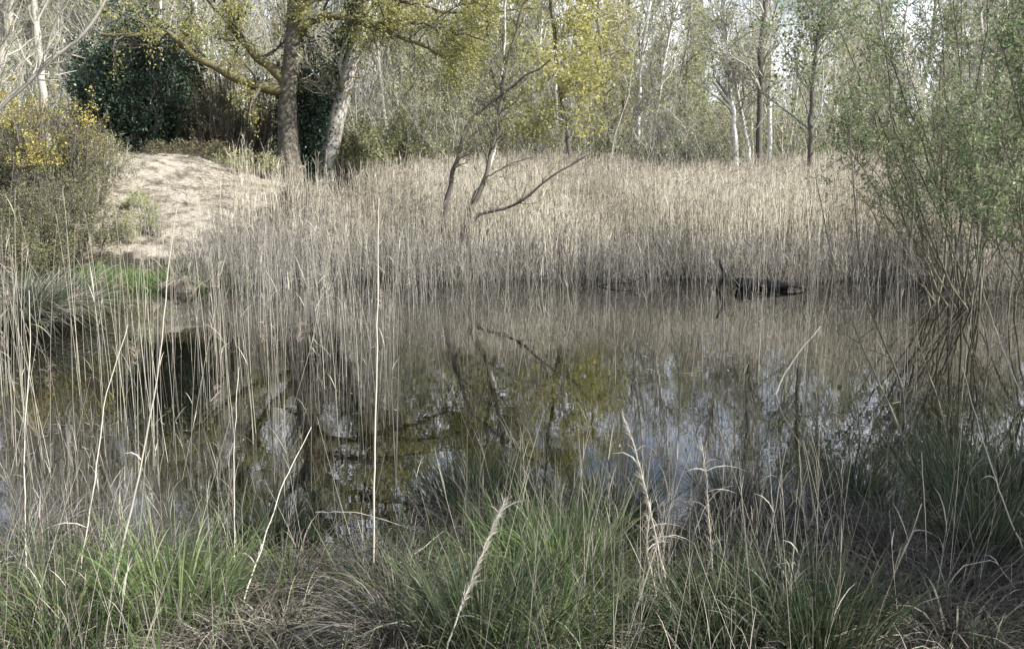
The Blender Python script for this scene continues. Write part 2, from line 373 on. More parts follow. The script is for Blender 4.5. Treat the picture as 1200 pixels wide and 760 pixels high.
def bush(name, label, cat, px, py, Y, w, h, stems, nleaf, lsize, leafm, barkm, aspect=.5, up=.3, lift=0, group=None, flowers=0, flm='gorse_flower', bare=False, twm=None, wig=.22, depth=None, dens=1):
    base = at(px, py, Y); base[2] = hz(base)-.03
    r = thing(name, label, cat, base, group)
    k = 7; n = stems; th = rng.random(n)*2*math.pi; e = np.sqrt(rng.random(n)); dep = dep_ = depth or w
    P = np.empty((n, k, 3)); P[:, 0] = base+np.stack([np.cos(th)*w*.38*e, np.sin(th)*dep*.38*e, 0*th-.05], -1)
    tip = np.stack([np.cos(th)*e*w*.5, np.sin(th)*e*dep*.5, h*np.sqrt(np.clip(1-e**2*.85, .1, 1))*(.75+.35*rng.random(n))], -1)
    for j in range(1, k):
        f = j/(k-1); P[:, j] = base+np.stack([P[:, 0, 0]-base[0]+(tip[:, 0]-P[:, 0, 0]+base[0])*f**.8, P[:, 0, 1]-base[1]+(tip[:, 1]-P[:, 0, 1]+base[1])*f**.8, tip[:, 2]*f**.85+lift], -1)+rng.normal(size=(n, 3))*wig*.12*h*f*.5
    R = np.maximum(taper(.016*h, .004*h, k)[None]*(.5+.7*rng.random(n))[:, None], .004)
    P1, R1 = children(P, R, int(stems*7*dens), .30*h, (25, 65), .02, 1, up, 5, wig, .5, .25, .3, rmin=.003)
    P2, R2 = children(P1, R1, int(stems*34*dens), .13*h, (25, 60), .1, 1, up*.6, 4, wig, .6, .3, .3, rmin=.0025)
    MB().tubes(P, R, 5).build('stems', barkm, r, base, True)
    MB().tubes(P1, R1, 3).tubes(P2, R2, 3).build('twigs', twm or barkm, r, base, True)
    if nleaf:
        pos = on(P2, nleaf, .1, 1, lsize*.7)
        if nleaf > 3500:
            q = nleaf//3; th = rng.random(q)*6.283; zz = rng.random(q)**1.2*.6; e_ = (.42+.10*np.sqrt(zz)+.03*np.sin(th*5+zz*9))*(.75+.25*rng.random(q))
            pos = np.concatenate([pos, base+np.stack([np.cos(th)*w*e_, np.sin(th)*dep_*e_, zz*h], -1)])
        MB().leaves(pos, np.full(len(pos), lsize), aspect).build('foliage', leafm, r, base)
    if flowers:
        hh = P2[:, -1, 2]-base[2]; Q = P2[hh > np.quantile(hh, .3)]; Q = Q[(np.sin(Q[:, 0, 0]*4.1+1)*np.sin(Q[:, 0, 2]*3.7)+rng.normal(size=len(Q))*.35 > .3)]
        flowers = int(flowers*2.2); pos = on(Q, flowers, .2, 1, .035); MB().leaves(pos, np.full(flowers, .036), .8).build('flowers', flm, r, base)
    return r

# the dark evergreens behind the sand bank
bush('holly_bush', 'dense dark glossy green holly bush behind the crest of the sand bank', 'bush', 166, 192, 28, 3.4, 3.6, 60, 30000, .085, 'leaf_holly', 'dark_bark', .6, dens=1.6)
bush('brown_shrub', 'low brownish evergreen shrub between the holly and the oak trunk', 'bush', 262, 205, 28.5, 3.3, 2.1, 50, 11000, .06, 'leaf_brown', 'dark_bark', .3, dens=1.4)
bush('olive_shrub', 'taller olive green shrub behind the brown shrub left of the oak', 'bush', 285, 200, 31.5, 3.6, 3.2, 40, 7000, .07, 'leaf_scrub', 'twig_grey', .5)
bush('dark_evergreen', 'dark evergreen filling the gap between the oak trunk and the leaning tree', 'bush', 366, 215, 29, 1.9, 3.9, 40, 9500, .08, 'leaf_holly', 'dark_bark', .6)
bush('small_holly', 'small bright green evergreen just right of the leaning tree foot', 'bush', 416, 210, 28.5, 1.8, 1.7, 30, 5000, .07, 'leaf_gorse', 'dark_bark', .6)
# gorse on the left bank
bush('gorse_bush', 'tall gorse bush with yellow flowers at the left edge of the sand bank', 'bush', 66, 240, 20, 2.5, 2.2, 46, 12000, .05, 'leaf_gorse', 'dark_bark', .25, flowers=2400, dens=1.3)
bush('gorse_bush', 'yellow flowering gorse at the left frame edge above the dark rushes', 'bush', 0, 225, 21, 2.8, 2.4, 40, 9000, .05, 'leaf_gorse', 'dark_bark', .25, flowers=1500, dens=1.3)
bush('gorse_bush', 'low green gorse cushion without flowers in front of the tall gorse', 'bush', 62, 290, 17.8, 2.5, 1.55, 50, 13000, .045, 'leaf_gorse', 'dark_bark', .25, dens=1.3)
bush('gorse_bush', 'yellowish gorse spilling right over the top of the sand face', 'bush', 118, 214, 22, 1.7, 1.0, 30, 5000, .045, 'leaf_gorse', 'twig_grey', .25, flowers=350)
bush('gorse_bush', 'dark green gorse low at the left frame edge above the rushes', 'bush', 10, 305, 16.6, 2.3, 1.4, 44, 11000, .045, 'leaf_gorse', 'dark_bark', .25, dens=1.3)
bush('brown_shrub', 'reddish brown bare scrub under the left gorse', 'bush', 28, 262, 19, 1.8, 1.1, 40, 1200, .04, 'leaf_brown', 'dark_bark', .25, dens=1.5)
bush('bramble_patch', 'low tangled brown bramble on the upper crest of the sand bank', 'bush', 222, 214, 25.6, 2.6, .45, 50, 2600, .05, 'leaf_brown', 'dark_bark', .5)
bush('bramble_patch', 'olive bramble patch at the crest left of the oak foot', 'bush', 292, 222, 25.8, 2.2, .5, 40, 2600, .05, 'leaf_scrub', 'dark_bark', .5)
# saplings on the sand
for px, py, s, l in ((178, 262, .62, 'rounded yellow green seedling bush on the open sand'), (151, 272, .5, 'darker small seedling bush left of the rounded one on the sand'),
                     (160, 232, .35, 'smallest seedling high on the pale sand slope'), (262, 296, .5, 'rusty little shrub at the foot of the sand bank beside the reeds')):
    bush('seedling_bush', l, 'bush', px, py, float(ground_at(px, py+10, 16.5)[1]), s*1.25, s*1.1, 16, 1300, .04, 'leaf_scrub' if 'rusty' not in l else 'leaf_brown', 'twig_grey', .35)

def tree(name, label, base, P, r0, r1, bark, n1, l1, n2, l2, n3, l3, twm='twig_grey', leafn=0, leafm='leaf_oak', leafs=.08, t0=.3, up=.2, group=None, sides=8, ang=(30, 65), tint=.7, droop=0., jit=.1, bot=None):
    P = np.asarray(P)
    base = np.array([P[0, 0], P[0, 1], hz(P[0])-.05])
    r = thing(name, label, 'tree', base, group)
    tr = resample(np.vstack([base, P]), 22, .02); rr = taper(r0, r1, 22); rr[0] *= 1.25
    MB().tubes(tr, rr, sides, tint).build('trunk', bark, r, base, True)
    P1, R1 = children(tr[None], rr[None], n1, l1, ang, t0, 1, up, 6, .22, .45, .2)
    P2, R2 = children(P1, R1, n2, l2, (25, 60), .12, 1, up*.6, 5, .25, .5, .25, rmin=.006, droop=droop)
    P3, R3 = children(P2, R2, n3, l3, (20, 60), .1, 1, up*.4, 4, .25, .55, .3, rmin=.0045, droop=droop)
    MB().tubes(P1, R1, 5).tubes(P2, R2, 3).tubes(P3, R3, 3).build('crown', twm, r, base, True)
    if leafn:
        pos = on(P3, leafn, .1, 1, jit); MB().leaves(pos, np.full(leafn, leafs), .6).build('foliage', leafm, r, base)
    return r

def up_to(px, Y, d0, *pts): return path(*[(p[0], p[1], Y) for p in pts])
BG = [  # name, label, Y, pixel path, r0, r1, bark, leafn, leafmaterial
 ('birch_tree', 'white stemmed birch standing straight behind the middle of the reeds', 34, [(748, 200), (749, 120), (752, 60), (762, 0), (766, -60), (772, -130)], .12, .02, 'birch_bark', 900, 'leaf_scrub'),
 ('birch_tree', 'birch leaning slightly right close beside the straight white birch', 34.6, [(760, 200), (768, 140), (778, 70), (792, 10), (800, -60), (806, -110)], .10, .02, 'birch_bark', 500, 'leaf_scrub'),
 ('birch_tree', 'curved birch, white below and dark above, left of the close group of trunks', 31, [(864, 200), (861, 150), (856, 110), (854, 70), (848, 20), (843, -40), (838, -120)], .12, .03, 'birch_bark', 900, 'leaf_scrub'),
 ('birch_tree', 'thin birch leaning left at the heart of the trunk group', 31.8, [(882, 205), (874, 160), (866, 120), (860, 80), (846, 30), (846, -30), (840, -90)], .10, .02, 'birch_bark', 300, 'leaf_scrub'),
 ('birch_tree', 'pale straight birch between the leaning birch and the dark alder', 33, [(880, 200), (881, 140), (879, 60), (880, 0), (884, -110)], .09, .02, 'birch_bark', 300, 'leaf_scrub'),
 ('alder_tree', 'dark barked sinuous tree in the middle of the trunk group', 30, [(888, 205), (890, 140), (893, 95), (889, 60), (896, 20), (895, -40), (905, -120)], .15, .04, 'dark_bark', 300, 'leaf_scrub'),
 ('birch_tree', 'slim white birch right against the dark sinuous trunk', 31, [(903, 205), (902, 120), (904, 60), (903, 0), (908, -60), (912, -130)], .10, .03, 'birch_bark', 900, 'leaf_scrub'),
 ('alder_tree', 'dark thin leafy tree standing left of the big sallow', 24, [(948, 215), (950, 150), (953, 90), (960, 40), (964, -10), (970, -90)], .10, .03, 'dark_bark', 3200, 'leaf_sallow'),
 ('birch_tree', 'pale forked birch behind the dark leafy tree', 35, [(922, 205), (930, 140), (935, 80), (942, 30), (940, -40), (946, -110)], .10, .02, 'birch_bark', 500, 'leaf_scrub'),
 ('birch_tree', 'grey birch stem partly veiled by the sallow leaves', 33, [(976, 215), (980, 150), (978, 80), (985, 0), (990, -80)], .10, .02, 'pale_bark', 900, 'leaf_scrub'),
 ('birch_tree', 'thin pale birch left of the yellow leaved tree foot', 36, [(634, 205), (631, 150), (630, 100), (634, 30), (640, -40), (636, -90)], .09, .02, 'birch_bark', 300, 'leaf_scrub'),
 ('birch_tree', 'low crooked birch under the yellow leaved tree', 35, [(661, 205), (657, 165), (650, 130), (654, 80), (664, 20), (668, -50)], .10, .02, 'birch_bark', 200, 'leaf_scrub'),
 ('young_maple', 'tree with drooping golden green young leaves right of the leaning saplings', 30, [(668, 210), (664, 150), (655, 100), (650, 50), (645, -10), (640, -80), (640, -120)], .12, .03, 'dark_bark', 8500, 'leaf_gold'),
 ('young_maple', 'golden leaved tree behind the top of the leaning saplings', 33, [(590, 205), (588, 150), (580, 90), (570, 30), (568, -50), (560, -130)], .14, .03, 'dark_bark', 7000, 'leaf_oak'),
 ('young_maple', 'smaller golden tree beside the straight white birch', 37, [(716, 205), (712, 140), (706, 80), (700, 20), (704, -60)], .12, .03, 'dark_bark', 5000, 'leaf_gold'),
 ('birch_tree', 'twin dark stem behind the golden trees', 38, [(727, 205), (730, 120), (734, 50), (738, -20), (742, -90)], .11, .02, 'dark_bark', 400, 'leaf_scrub'),
 ('poplar_tree', 'bright pale green young tree rising against the sky between the birches', 44, [(808, 205), (810, 130), (812, 60), (814, 20), (815, 0)], .10, .02, 'pale_bark', 2600, 'leaf_pale'),
 ('birch_tree', 'slender white birch glimpsed behind the holly top', 36, [(188, 190), (190, 110), (189, 50), (187, 0), (190, -90), (194, -200)], .11, .03, 'birch_bark', 900, 'leaf_scrub'),
 ('birch_tree', 'grey birch to the right of the leaning ivy clad tree', 37, [(455, 205), (450, 120), (442, 50), (436, -20), (430, -150)], .11, .03, 'pale_bark', 500, 'leaf_scrub'),
 ('birch_tree', 'grey birch rising behind the pale scrub left of centre', 38, [(512, 205), (516, 120), (512, 40), (516, -40), (520, -160)], .11, .03, 'pale_bark', 500, 'leaf_scrub'),
 ('birch_tree', 'far birch behind the sallow top', 36, [(1060, 215), (1064, 140), (1058, 60), (1066, -20), (1070, -110)], .11, .03, 'birch_bark', 500, 'leaf_scrub'),
 ('birch_tree', 'far grey birch near the right frame edge', 34, [(1150, 215), (1146, 140), (1152, 60), (1148, -20), (1154, -70)], .12, .03, 'pale_bark', 500, 'leaf_scrub'),
 ('ash_tree', 'grey bare tree filling the top left corner', 26, [(60, 205), (52, 140), (46, 70), (40, 0), (30, -80), (26, -200)], .16, .04, 'twig_grey', 0, 'leaf_scrub'),
 ('ash_tree', 'bare pale twiggy tree above the left gorse', 24, [(-30, 215), (-20, 150), (-5, 90), (10, 30), (20, -30), (28, -120)], .15, .03, 'twig_grey', 0, 'leaf_scrub'),
]
for nm, lab, Yd, pts, r0, r1, bk_, ln, lm in BG:
    gold = nm == 'young_maple'; pop = nm == 'poplar_tree'
    tree(nm, lab, None, path(*[(a, b, Yd) for a, b in pts]), r0*.78, r1, bk_, 30 if not gold else 34, 2.6 if not pop else 1.4, 230, 1.1, 1100 if not gold else 1300, .5,
         'twig_grey' if nm != 'ash_tree' else 'twig_pale', ln, lm, .09 if not gold else .105, .28, .25 if not gold else .02, ang=(25, 60) if not gold else (45, 85), jit=.12, droop=.0 if not gold else .25)

# the leaning sapling clump in front, in the reeds
def clump():
    Yc = 18.9
    base = at(532, 262, Yc); base[2] = hz(base)
    r = thing('leaning_sapling', 'sprawling multi stemmed sapling leaning right out of the middle of the reeds', 'tree', base)
    L = [(path((522, 300, Yc), (520, 248, Yc), (528, 212, Yc), (536, 185, Yc), (541, 160, Yc), (550, 138, Yc), (575, 122, Yc), (598, 100, 18.8), (622, 86, 18.7), (645, 70, 18.6)), .060, .014, 'dark_bark'),
         (path((538, 300, Yc), (548, 252, Yc), (562, 225, Yc), (574, 190, Yc), (584, 140, Yc), (590, 90, Yc), (603, 40, Yc), (615, 5, Yc), (622, -50, Yc)), .055, .02, 'sallow_bark'),
         (path((560, 225, Yc), (578, 185, Yc+.1), (586, 120, Yc+.2), (589, 60, Yc+.2), (593, 0, Yc+.3), (600, -60, Yc+.3)), .035, .012, 'birch_bark'),
         (path((535, 285, Yc), (560, 250, 18.7), (590, 245, 18.6), (612, 235, 18.5), (640, 212, 18.4), (665, 195, 18.4), (688, 182, 18.4)), .042, .012, 'dark_bark'),
         (path((545, 255, Yc), (556, 225, Yc), (575, 205, 18.8), (600, 192, 18.7), (625, 183, 18.7)), .025, .006, 'sallow_bark')]
    PP, RR = [], []
    for p, a, b, m in L:
        q = resample(p, 18, .012); rr = taper(a, b, 18); MB().tubes(q, rr, 7, .5).build('stem', m, r, base, True); PP.append(q); RR.append(rr)
    P1, R1 = children(np.array(PP), np.array(RR), 120, 1.1, (30, 70), .3, 1, .2, 6, .25, .4, .2, rmin=.004)
    P2, R2 = children(P1, R1, 900, .5, (25, 60), .1, 1, .1, 4, .3, .5, .3, rmin=.003)
    MB().tubes(P1, R1, 4).tubes(P2, R2, 3).build('twigs', 'sallow_bark', r, base, True)
    pos = on(P2[P2[:, 0, 2] > 2.6], 700, .3, 1, .05); MB().leaves(pos, np.full(len(pos), .05), .5).build('foliage', 'leaf_oak', r, base)
clump()

# the big sallow on the right
def sallow(label, px, py, Yc, targets, nleaf, tw=1.0, lsize=.055, r0=.017):
    base = at(px, py, Yc); base[2] = hz(base)-.05
    r = thing('sallow_bush', label, 'willow', base)
    PP, RR = [], []
    up_ = lambda Q, q_, z_: (Q[Q[:, 0, 2] > z_], q_[Q[:, 0, 2] > z_])
    for (tx_, ty_, dY) in targets:
        tip = at(tx_, ty_, Yc+dY); k = 14; f = np.linspace(0, 1, k)[:, None]
        ex = .75+.6*rng.random(); off = np.array([rng.normal()*.28+.12*np.sign(tip[0]-base[0]), rng.normal()*.3, 0])
        q = base+off*(1-f)+(tip-base)*np.concatenate([f**ex, f**ex, f**(1.1 if ex < 1 else .9)], 1)
        q[1:] += np.cumsum(rng.normal(size=(k-1, 3)), 0)*.035
        rr = taper(r0*(.7+.6*rng.random()), .006, k, .9)
        MB().tubes(q, rr, 6, rng.random()).build('stem', 'sallow_bark', r, base, True); PP.append(q); RR.append(rr)
    P, R = np.array(PP), np.array(RR)
    P1, R1 = children(P, R, int(13*len(targets)*tw), 1.3, (22, 60), .24, 1, .25, 6, .2, .5, .25, .4, rmin=.004)
    P1, R1 = up_(P1, R1, base[2]+.85)
    P2, R2 = children(P1, R1, int(80*len(targets)*tw), .58, (22, 60), .1, 1, .15, 5, .2, .55, .3, .3, rmin=.003)
    P3, R3 = children(P2, R2, int(190*len(targets)*tw), .28, (20, 50), .1, 1, .2, 4, .15, .6, .3, .3, rmin=.0025)
    MB().tubes(P1, R1, 4).tubes(P2, R2, 3).tubes(P3, R3, 3).build('twigs', 'sallow_bark', r, base, True)
    z0 = base[2]+1.75
    P3 = P3[P3[:, 0, 2] > z0]
    pos = on(P3, nleaf, .1, 1, .03); MB().leaves(pos, np.full(nleaf, lsize), .42).build('foliage', 'leaf_sallow', r, base)
sallow('big fanning sallow with grey green leaves at the right of the pond', 1142, 335, 14.6,
       [(985, 165, .2), (1010, 90, -.3), (1030, 10, .5), (1055, -40, -.5), (1080, -80, .3), (1105, -120, 0), (1130, -140, .8), (1155, -110, -.8), (1180, -130, .3), (1215, -90, -.2), (1250, -30, .5), (1270, 60, 0), (1040, 220, -.6), (1080, 130, -1.2), (1190, 60, -1.3), (1120, 20, 1.4), (1240, 150, -.8), (1015, 190, .3), (1030, 120, -.9), (1165, 180, -1.), (968, 40, .2), (1045, 40, 1.), (1095, 60, .6), (1160, 10, -.4), (1065, 180, .8), (1220, 200, .4), (975, 130, -.2)], 23000, .9, .050)
sallow('nearer sallow leaning in from beyond the right frame edge', 1300, 420, 10.2,
       [(1170, 120, 0), (1150, 30, .3), (1200, -60, .2), (1230, 60, -.4), (1260, -100, 0), (1330, -150, .4), (1400, -100, 0), (1150, 260, .4), (1440, 60, -.3), (1185, 190, -.4)], 16000, 1.0, .05, .020)

# unseen trees added on the near right bank to shade the lower right
for nm, lab, pts in (('shade_tree', 'unseen young leafing shade tree on the near bank outside the frame at the right', [(7.4, 2.6, .5), (7.3, 2.7, 2), (7.5, 2.5, 4), (7.3, 2.6, 6), (7.5, 2.8, 8.4)]),
                     ('shade_tree', 'second unseen young leafing shade tree further along the near right bank', [(8.2, 5.2, .5), (8.3, 5.1, 2.2), (8.1, 5.3, 4.2), (8.3, 5.4, 6.2), (8.1, 5.3, 8.0)]),
                     ('shade_tree', 'fourth unseen young leafing shade tree close beside the photographer at the right', [(6.7, 3.7, .5), (6.6, 3.7, 2), (6.8, 3.8, 4), (6.7, 3.6, 6.0), (6.8, 3.7, 7.6)]),
     ('shade_tree', 'third unseen young leafing shade tree behind the photographer at the right', [(5.6, -.2, .6), (5.5, -.2, 2), (5.7, -.3, 4), (5.6, -.1, 6.0), (5.5, 0, 7.0)])):
    tree(nm, lab, None, np.array(pts), .13, .03, 'oak_bark', 34, 2.2, 300, 1.0, 1500, .5, 'twig_grey', 11500, 'leaf_sallow', .085, .22, .1, jit=.12, ang=(35, 75))

# ------------------------------------------------------------------ far scrub and wood behind (nobody could count them)
def woodland():
    tw, lf = MB(), MB()
    n = 215
    # five archetype crowns, replicated with random turn and size
    arch = []
    for a in range(5):
        k = 12; tr = np.zeros((k, 3)); tr[:, 2] = np.linspace(0, 11.5, k); tr[1:, :2] += np.cumsum(rng.normal(size=(k-1, 2))*.14, 0)
        rr = taper(.13, .02, k); P, R = tr[None], rr[None]
        P1, R1 = children(P, R, 30, 3.0, (25, 60), .18, 1, .3, 6, .2, .4, .2)
        P2, R2 = children(P1, R1, 170, 1.3, (25, 60), .1, 1, .2, 4, .25, .5, .3, rmin=.009)
        P3, R3 = children(P2, R2, 1000, .8, (20, 60), .1, 1, .1, 3, .2, .6, .4, rmin=.008)
        arch.append((P, R, P1, R1, P2, R2, P3, R3, on(P3, 850, .1, 1, .15)))
    for i in range(n):
        Yd = 40+32*rng.random()**1.1; px = -150+1500*rng.random(); x = (px-600)/FPX*Yd
        s = .72+.38*rng.random()
        if 600 < px < 1020: s *= .93
        if px < 450: s *= 1.42
        z = float(height(x, Yd)); th = rng.random()*6.28; c, sn = math.cos(th), math.sin(th); M = np.array([[c, -sn, 0], [sn, c, 0], [0, 0, 1]]).T
        a = arch[rng.integers(5)]; f = lambda Q: (Q@M)*s+np.array([x, Yd, z])
        tint = rng.random()
        tw.tubes(f(a[0]), a[1]*s, 5, .3+.7*tint); tw.tubes(f(a[2]), a[3]*s, 3, tint); tw.tubes(f(a[4]), a[5]*s, 3, tint); tw.tubes(f(a[6]), a[7]*s, 3, .5*tint+.5*rng.random(len(a[6])))
        lf.leaves(f(a[8]), np.full(850, .13), .6)
    tag(tw.build('far_wood', 'twig_grey', smooth=True), 'distant bare grey brown wood rising behind the reeds and birches', 'woodland', kind='stuff')
    tag(lf.build('far_wood_leaves', 'leaf_scrub'), 'scattered young leaves through the distant wood', 'leaves', kind='stuff')
woodland()

def scrub():
    tw, lf = MB(), MB()
    n = 1700
    Yd = 30+16*rng.random(n); px = 395+720*rng.random(n)
    e = rng.random(n) < .25; px[e] = -60+470*rng.random(e.sum()); Yd[e] = 33+12*rng.random(e.sum())
    x = (px-600)/FPX*Yd; h = 2.2+3.6*rng.random(n)*(1+.25*np.sin(px*.021))
    h *= np.where((px > 700) & (px < 900), .75, 1)
    k = 6; P = np.empty((n, k, 3)); P[:, 0] = np.stack([x, Yd, height(x, Yd)], -1); d = nrm(rng.normal(size=(n, 3))*.3+[0, 0, 1])
    for j in range(1, k): d = nrm(d+rng.normal(size=(n, 3))*.12); P[:, j] = P[:, j-1]+d*(h/(k-1))[:, None]
    R = np.broadcast_to(taper(.022, .006, k), (n, k))
    P1, R1 = children(P, R, n*8, 1.2, (20, 60), .15, 1, .2, 4, .2, .5, .3, .2, rmin=.006)
    P2, R2 = children(P1, R1, n*24, .5, (20, 60), .1, 1, .1, 3, .2, .6, .4, .2, rmin=.005)
    tw.tubes(P, R, 4).tubes(P1, R1, 3).tubes(P2, R2, 3)
    pos = on(P2, 150000, .1, 1, .06); 
    keep = np.sin(pos[:, 0]*.55+2)+np.sin(pos[:, 0]*1.3+pos[:, 1]*.5)+rng.normal(size=len(pos))*.7 > -.5
    pos = pos[keep]; lf.leaves(pos, np.full(len(pos), .075), .55)
    tag(tw.build('scrub', 'twig_grey', smooth=True), 'pale twiggy scrub behind the reed bed', 'scrub', kind='stuff')
    tag(lf.build('scrub_leaves', 'leaf_scrub'), 'sparse small green leaves on the scrub behind the reeds', 'leaves', kind='stuff')
scrub()
for px, Yd, w_, h_, l in ((800, 34, 4.5, 2.2, 'wide grey green bush behind the reeds left of the trunk group'), (836, 36, 3.2, 2.8, 'taller green bush in the gap between the birches'), (716, 33, 3., 2.0, 'green brown bush below the golden trees'),
                          (1010, 30, 4., 2.6, 'green bush behind the dark leafy tree'), (1100, 27, 4.5, 2.8, 'broad green bush hidden behind the big sallow'), (460, 32, 3.5, 2.6, 'light green bush right of the small evergreen'), (548, 33, 3.6, 2.4, 'pale green bush behind the leaning saplings')):
    bush('wood_edge_bush', l, 'bush', px, 205, Yd, w_, h_, 40, 9000, .075, 'leaf_scrub' if px not in (800, 1010) else 'leaf_sallow', 'twig_grey', .55)
bush('dark_evergreen', 'small black green evergreen low behind the curved birch', 'bush', 853, 200, 33, 1.7, 1.25, 30, 4500, .07, 'leaf_holly', 'dark_bark', .6)

# ------------------------------------------------------------------ the reed bed
def reeds_at(mb_, pl, x, y, z, h, lean=.05, stem=.0042, dull=None, leafn=3, plume=True, k=5, tint=None, lw=.006):
    n = len(x); d = nrm(np.stack([rng.normal(size=n)*lean+.012, rng.normal(size=n)*lean, np.ones(n)], -1))
    P = np.empty((n, k, 3)); P[:, 0] = np.stack([x, y, z], -1); bend = rng.normal(size=(n, 3))*.025
    for j in range(1, k): d = nrm(d+bend*[1, 1, 0]); P[:, j] = P[:, j-1]+d*(h/(k-1))[:, None]
    R = stem*(.7+.6*rng.random(n))[:, None]*np.linspace(1, .45, k)[None]
    if tint is None: tint = rng.random(n)
    mb_.tubes(P, R, 3, tint)
    if leafn:
        m = n*leafn; i = np.repeat(np.arange(n), leafn); t = .15+.8*rng.random(m); f = t*(k-1); i0 = np.minimum(f.astype(int), k-2); fr = (f-i0)[:, None]
        b = P[i, i0]*(1-fr)+P[i, i0+1]*fr; dd = nrm(np.stack([rng.normal(size=m)*.25, rng.normal(size=m)*.25, .9+.5*rng.random(m)], -1))
        mb_.blades(b, dd, (.16+.24*rng.random(m))*(.4+.1*lw/.001), lw*(1+.8*rng.random(m)), .1+.45*rng.random(m), 4, np.clip(tint[i]+rng.normal(size=m)*.15, 0, 1))
    if plume and pl is not None:
        s = rng.random(n) < .35; tip = P[s, -1]; q = s.sum()
        i = np.repeat(np.arange(q), 7); b = tip[i]-np.array([0, 0, 1])*(.12*rng.random(len(i)))[:, None]
        dd = nrm(np.stack([.35+rng.normal(size=len(i))*.4, rng.normal(size=len(i))*.4, 1+0*i], -1))
        pl.blades(b, dd, .06+.09*rng.random(len(i)), np.full(len(i), .010), .6+0*b[:, 0], 3)
def reed_bed():
    A, D, PL = MB(), MB(), MB()
    # main belt
    n = 46000; x = -6.2+22.5*rng.random(n); y = 15.6+14.5*rng.random(n)**1.25
    yf = far_shore(x); dens = .55+.25*np.sin(x*1.1+y*.7)+.2*np.sin(x*2.7-y*1.9+1)
    left = sm((x+4.7-.10*np.abs(y-17))/1.3)
    keep = (y > yf+.15-.5*rng.random(n)*(1+np.sin(x*1.9))) & ~((x > 3.1) & (x < 5.0) & (y < 17.2)) & (rng.random(n) < np.clip(dens, .12, 1)*(.05+.95*left)) & (y < 28.5)
    keep &= ~((x < -4.9) & (y > 21.5) & (rng.random(n) < .6))
    x, y = x[keep], y[keep]; n = len(x); z = np.maximum(height(x, y), -.25)
    h = (1.62+.42*rng.random(n)+.12*np.sin(x*.8+1)+.08*np.sin(x*2.3+y))*np.where(y < far_shore(x)+.6, .86, 1)*np.where(z < 0, 1.06, 1)
    h -= np.clip(z, 0, 2)*.55
    h *= np.where(x < -3.4, .86, 1)
    h *= 1-.36*sm((20.6-y)/1.6)*sm((3.4-x)/1.6)
    tint = np.clip(.5+.25*np.sin(x*1.3+y*.4)+rng.normal(size=n)*.28, 0, 1)
    reeds_at(A, PL, x, y, z, h, .045, .0058, tint=tint, leafn=2)
    # tall sparse pale stems on the slope before the oak
    n = 520; px = 268+170*rng.random(n)**.8; y = 20.5+4.6*rng.random(n); x = (px-600)/FPX*y
    reeds_at(A, PL, x, y, height(x, y)-.05, .4+.65*rng.random(n)**1.5, .07, .0055, tint=.35+.55*rng.random(n), leafn=2)
    # dull, broken, leaning older stems and litter low in the front of the belt
    n = 15000; x = -5.6+21*rng.random(n); y = far_shore(x)-.55+2.6*rng.random(n)**1.3; z = np.maximum(height(x, y), -.1)
    reeds_at(D, None, x, y, z, .25+.75*rng.random(n)**1.3, .38, .0045, leafn=2, plume=False, k=4)
    tag(A.build('reed_bed', 'reed'), 'pale straw coloured reed bed along the far side of the pond', 'reeds', kind='stuff')
    tag(D.build('reed_litter', 'reed_dull'), 'grey broken reed litter at the waterline of the far reed bed', 'reed litter', kind='stuff')
    tag(PL.build('reed_plumes', 'plume'), 'brown feathery plumes on top of the far reeds', 'reed plumes', kind='stuff')
    # scattered stems further out in the water, left of centre
    S = MB(); n = 1600; px = 250+800*rng.random(n)**1.25; Yd = 11.2+6.4*rng.random(n)**.6; x = (px-600)/FPX*Yd
    keep = (np.sin(x*2.1+Yd)+rng.normal(size=n)*.6 > -.2) & ((x < -1.2) | (Yd > 16.2) | (rng.random(n) < .07)) & ~((x > 3.1) & (x < 4.9) & (Yd > 13.5) & (Yd < 17.4)); x, Yd = x[keep], Yd[keep]; n = len(x)
    reeds_at(S, None, x, Yd, np.full(n, -.3), .8+1.2*rng.random(n), .07, .0042, leafn=1, plume=False)
    n = 900; px = 430+640*rng.random(n); Yd = 8.5+8*rng.random(n)**.8; x = (px-600)/FPX*Yd; k_ = np.sin(x*3+Yd*1.3)+rng.normal(size=n)*.6 > -.1; k_ &= ~((x > 3.1) & (x < 4.9) & (Yd > 14)); x, Yd = x[k_], Yd[k_]
    reeds_at(S, None, x, Yd, np.full(len(x), -.3), .55+1.0*rng.random(len(x)), .07, .0024, leafn=1, plume=False, lw=.003)
    tag(S.build('outer_reeds', 'reed_dull'), 'thin bare reed stems scattered in the water before the bed', 'reeds', kind='stuff')
reed_bed()

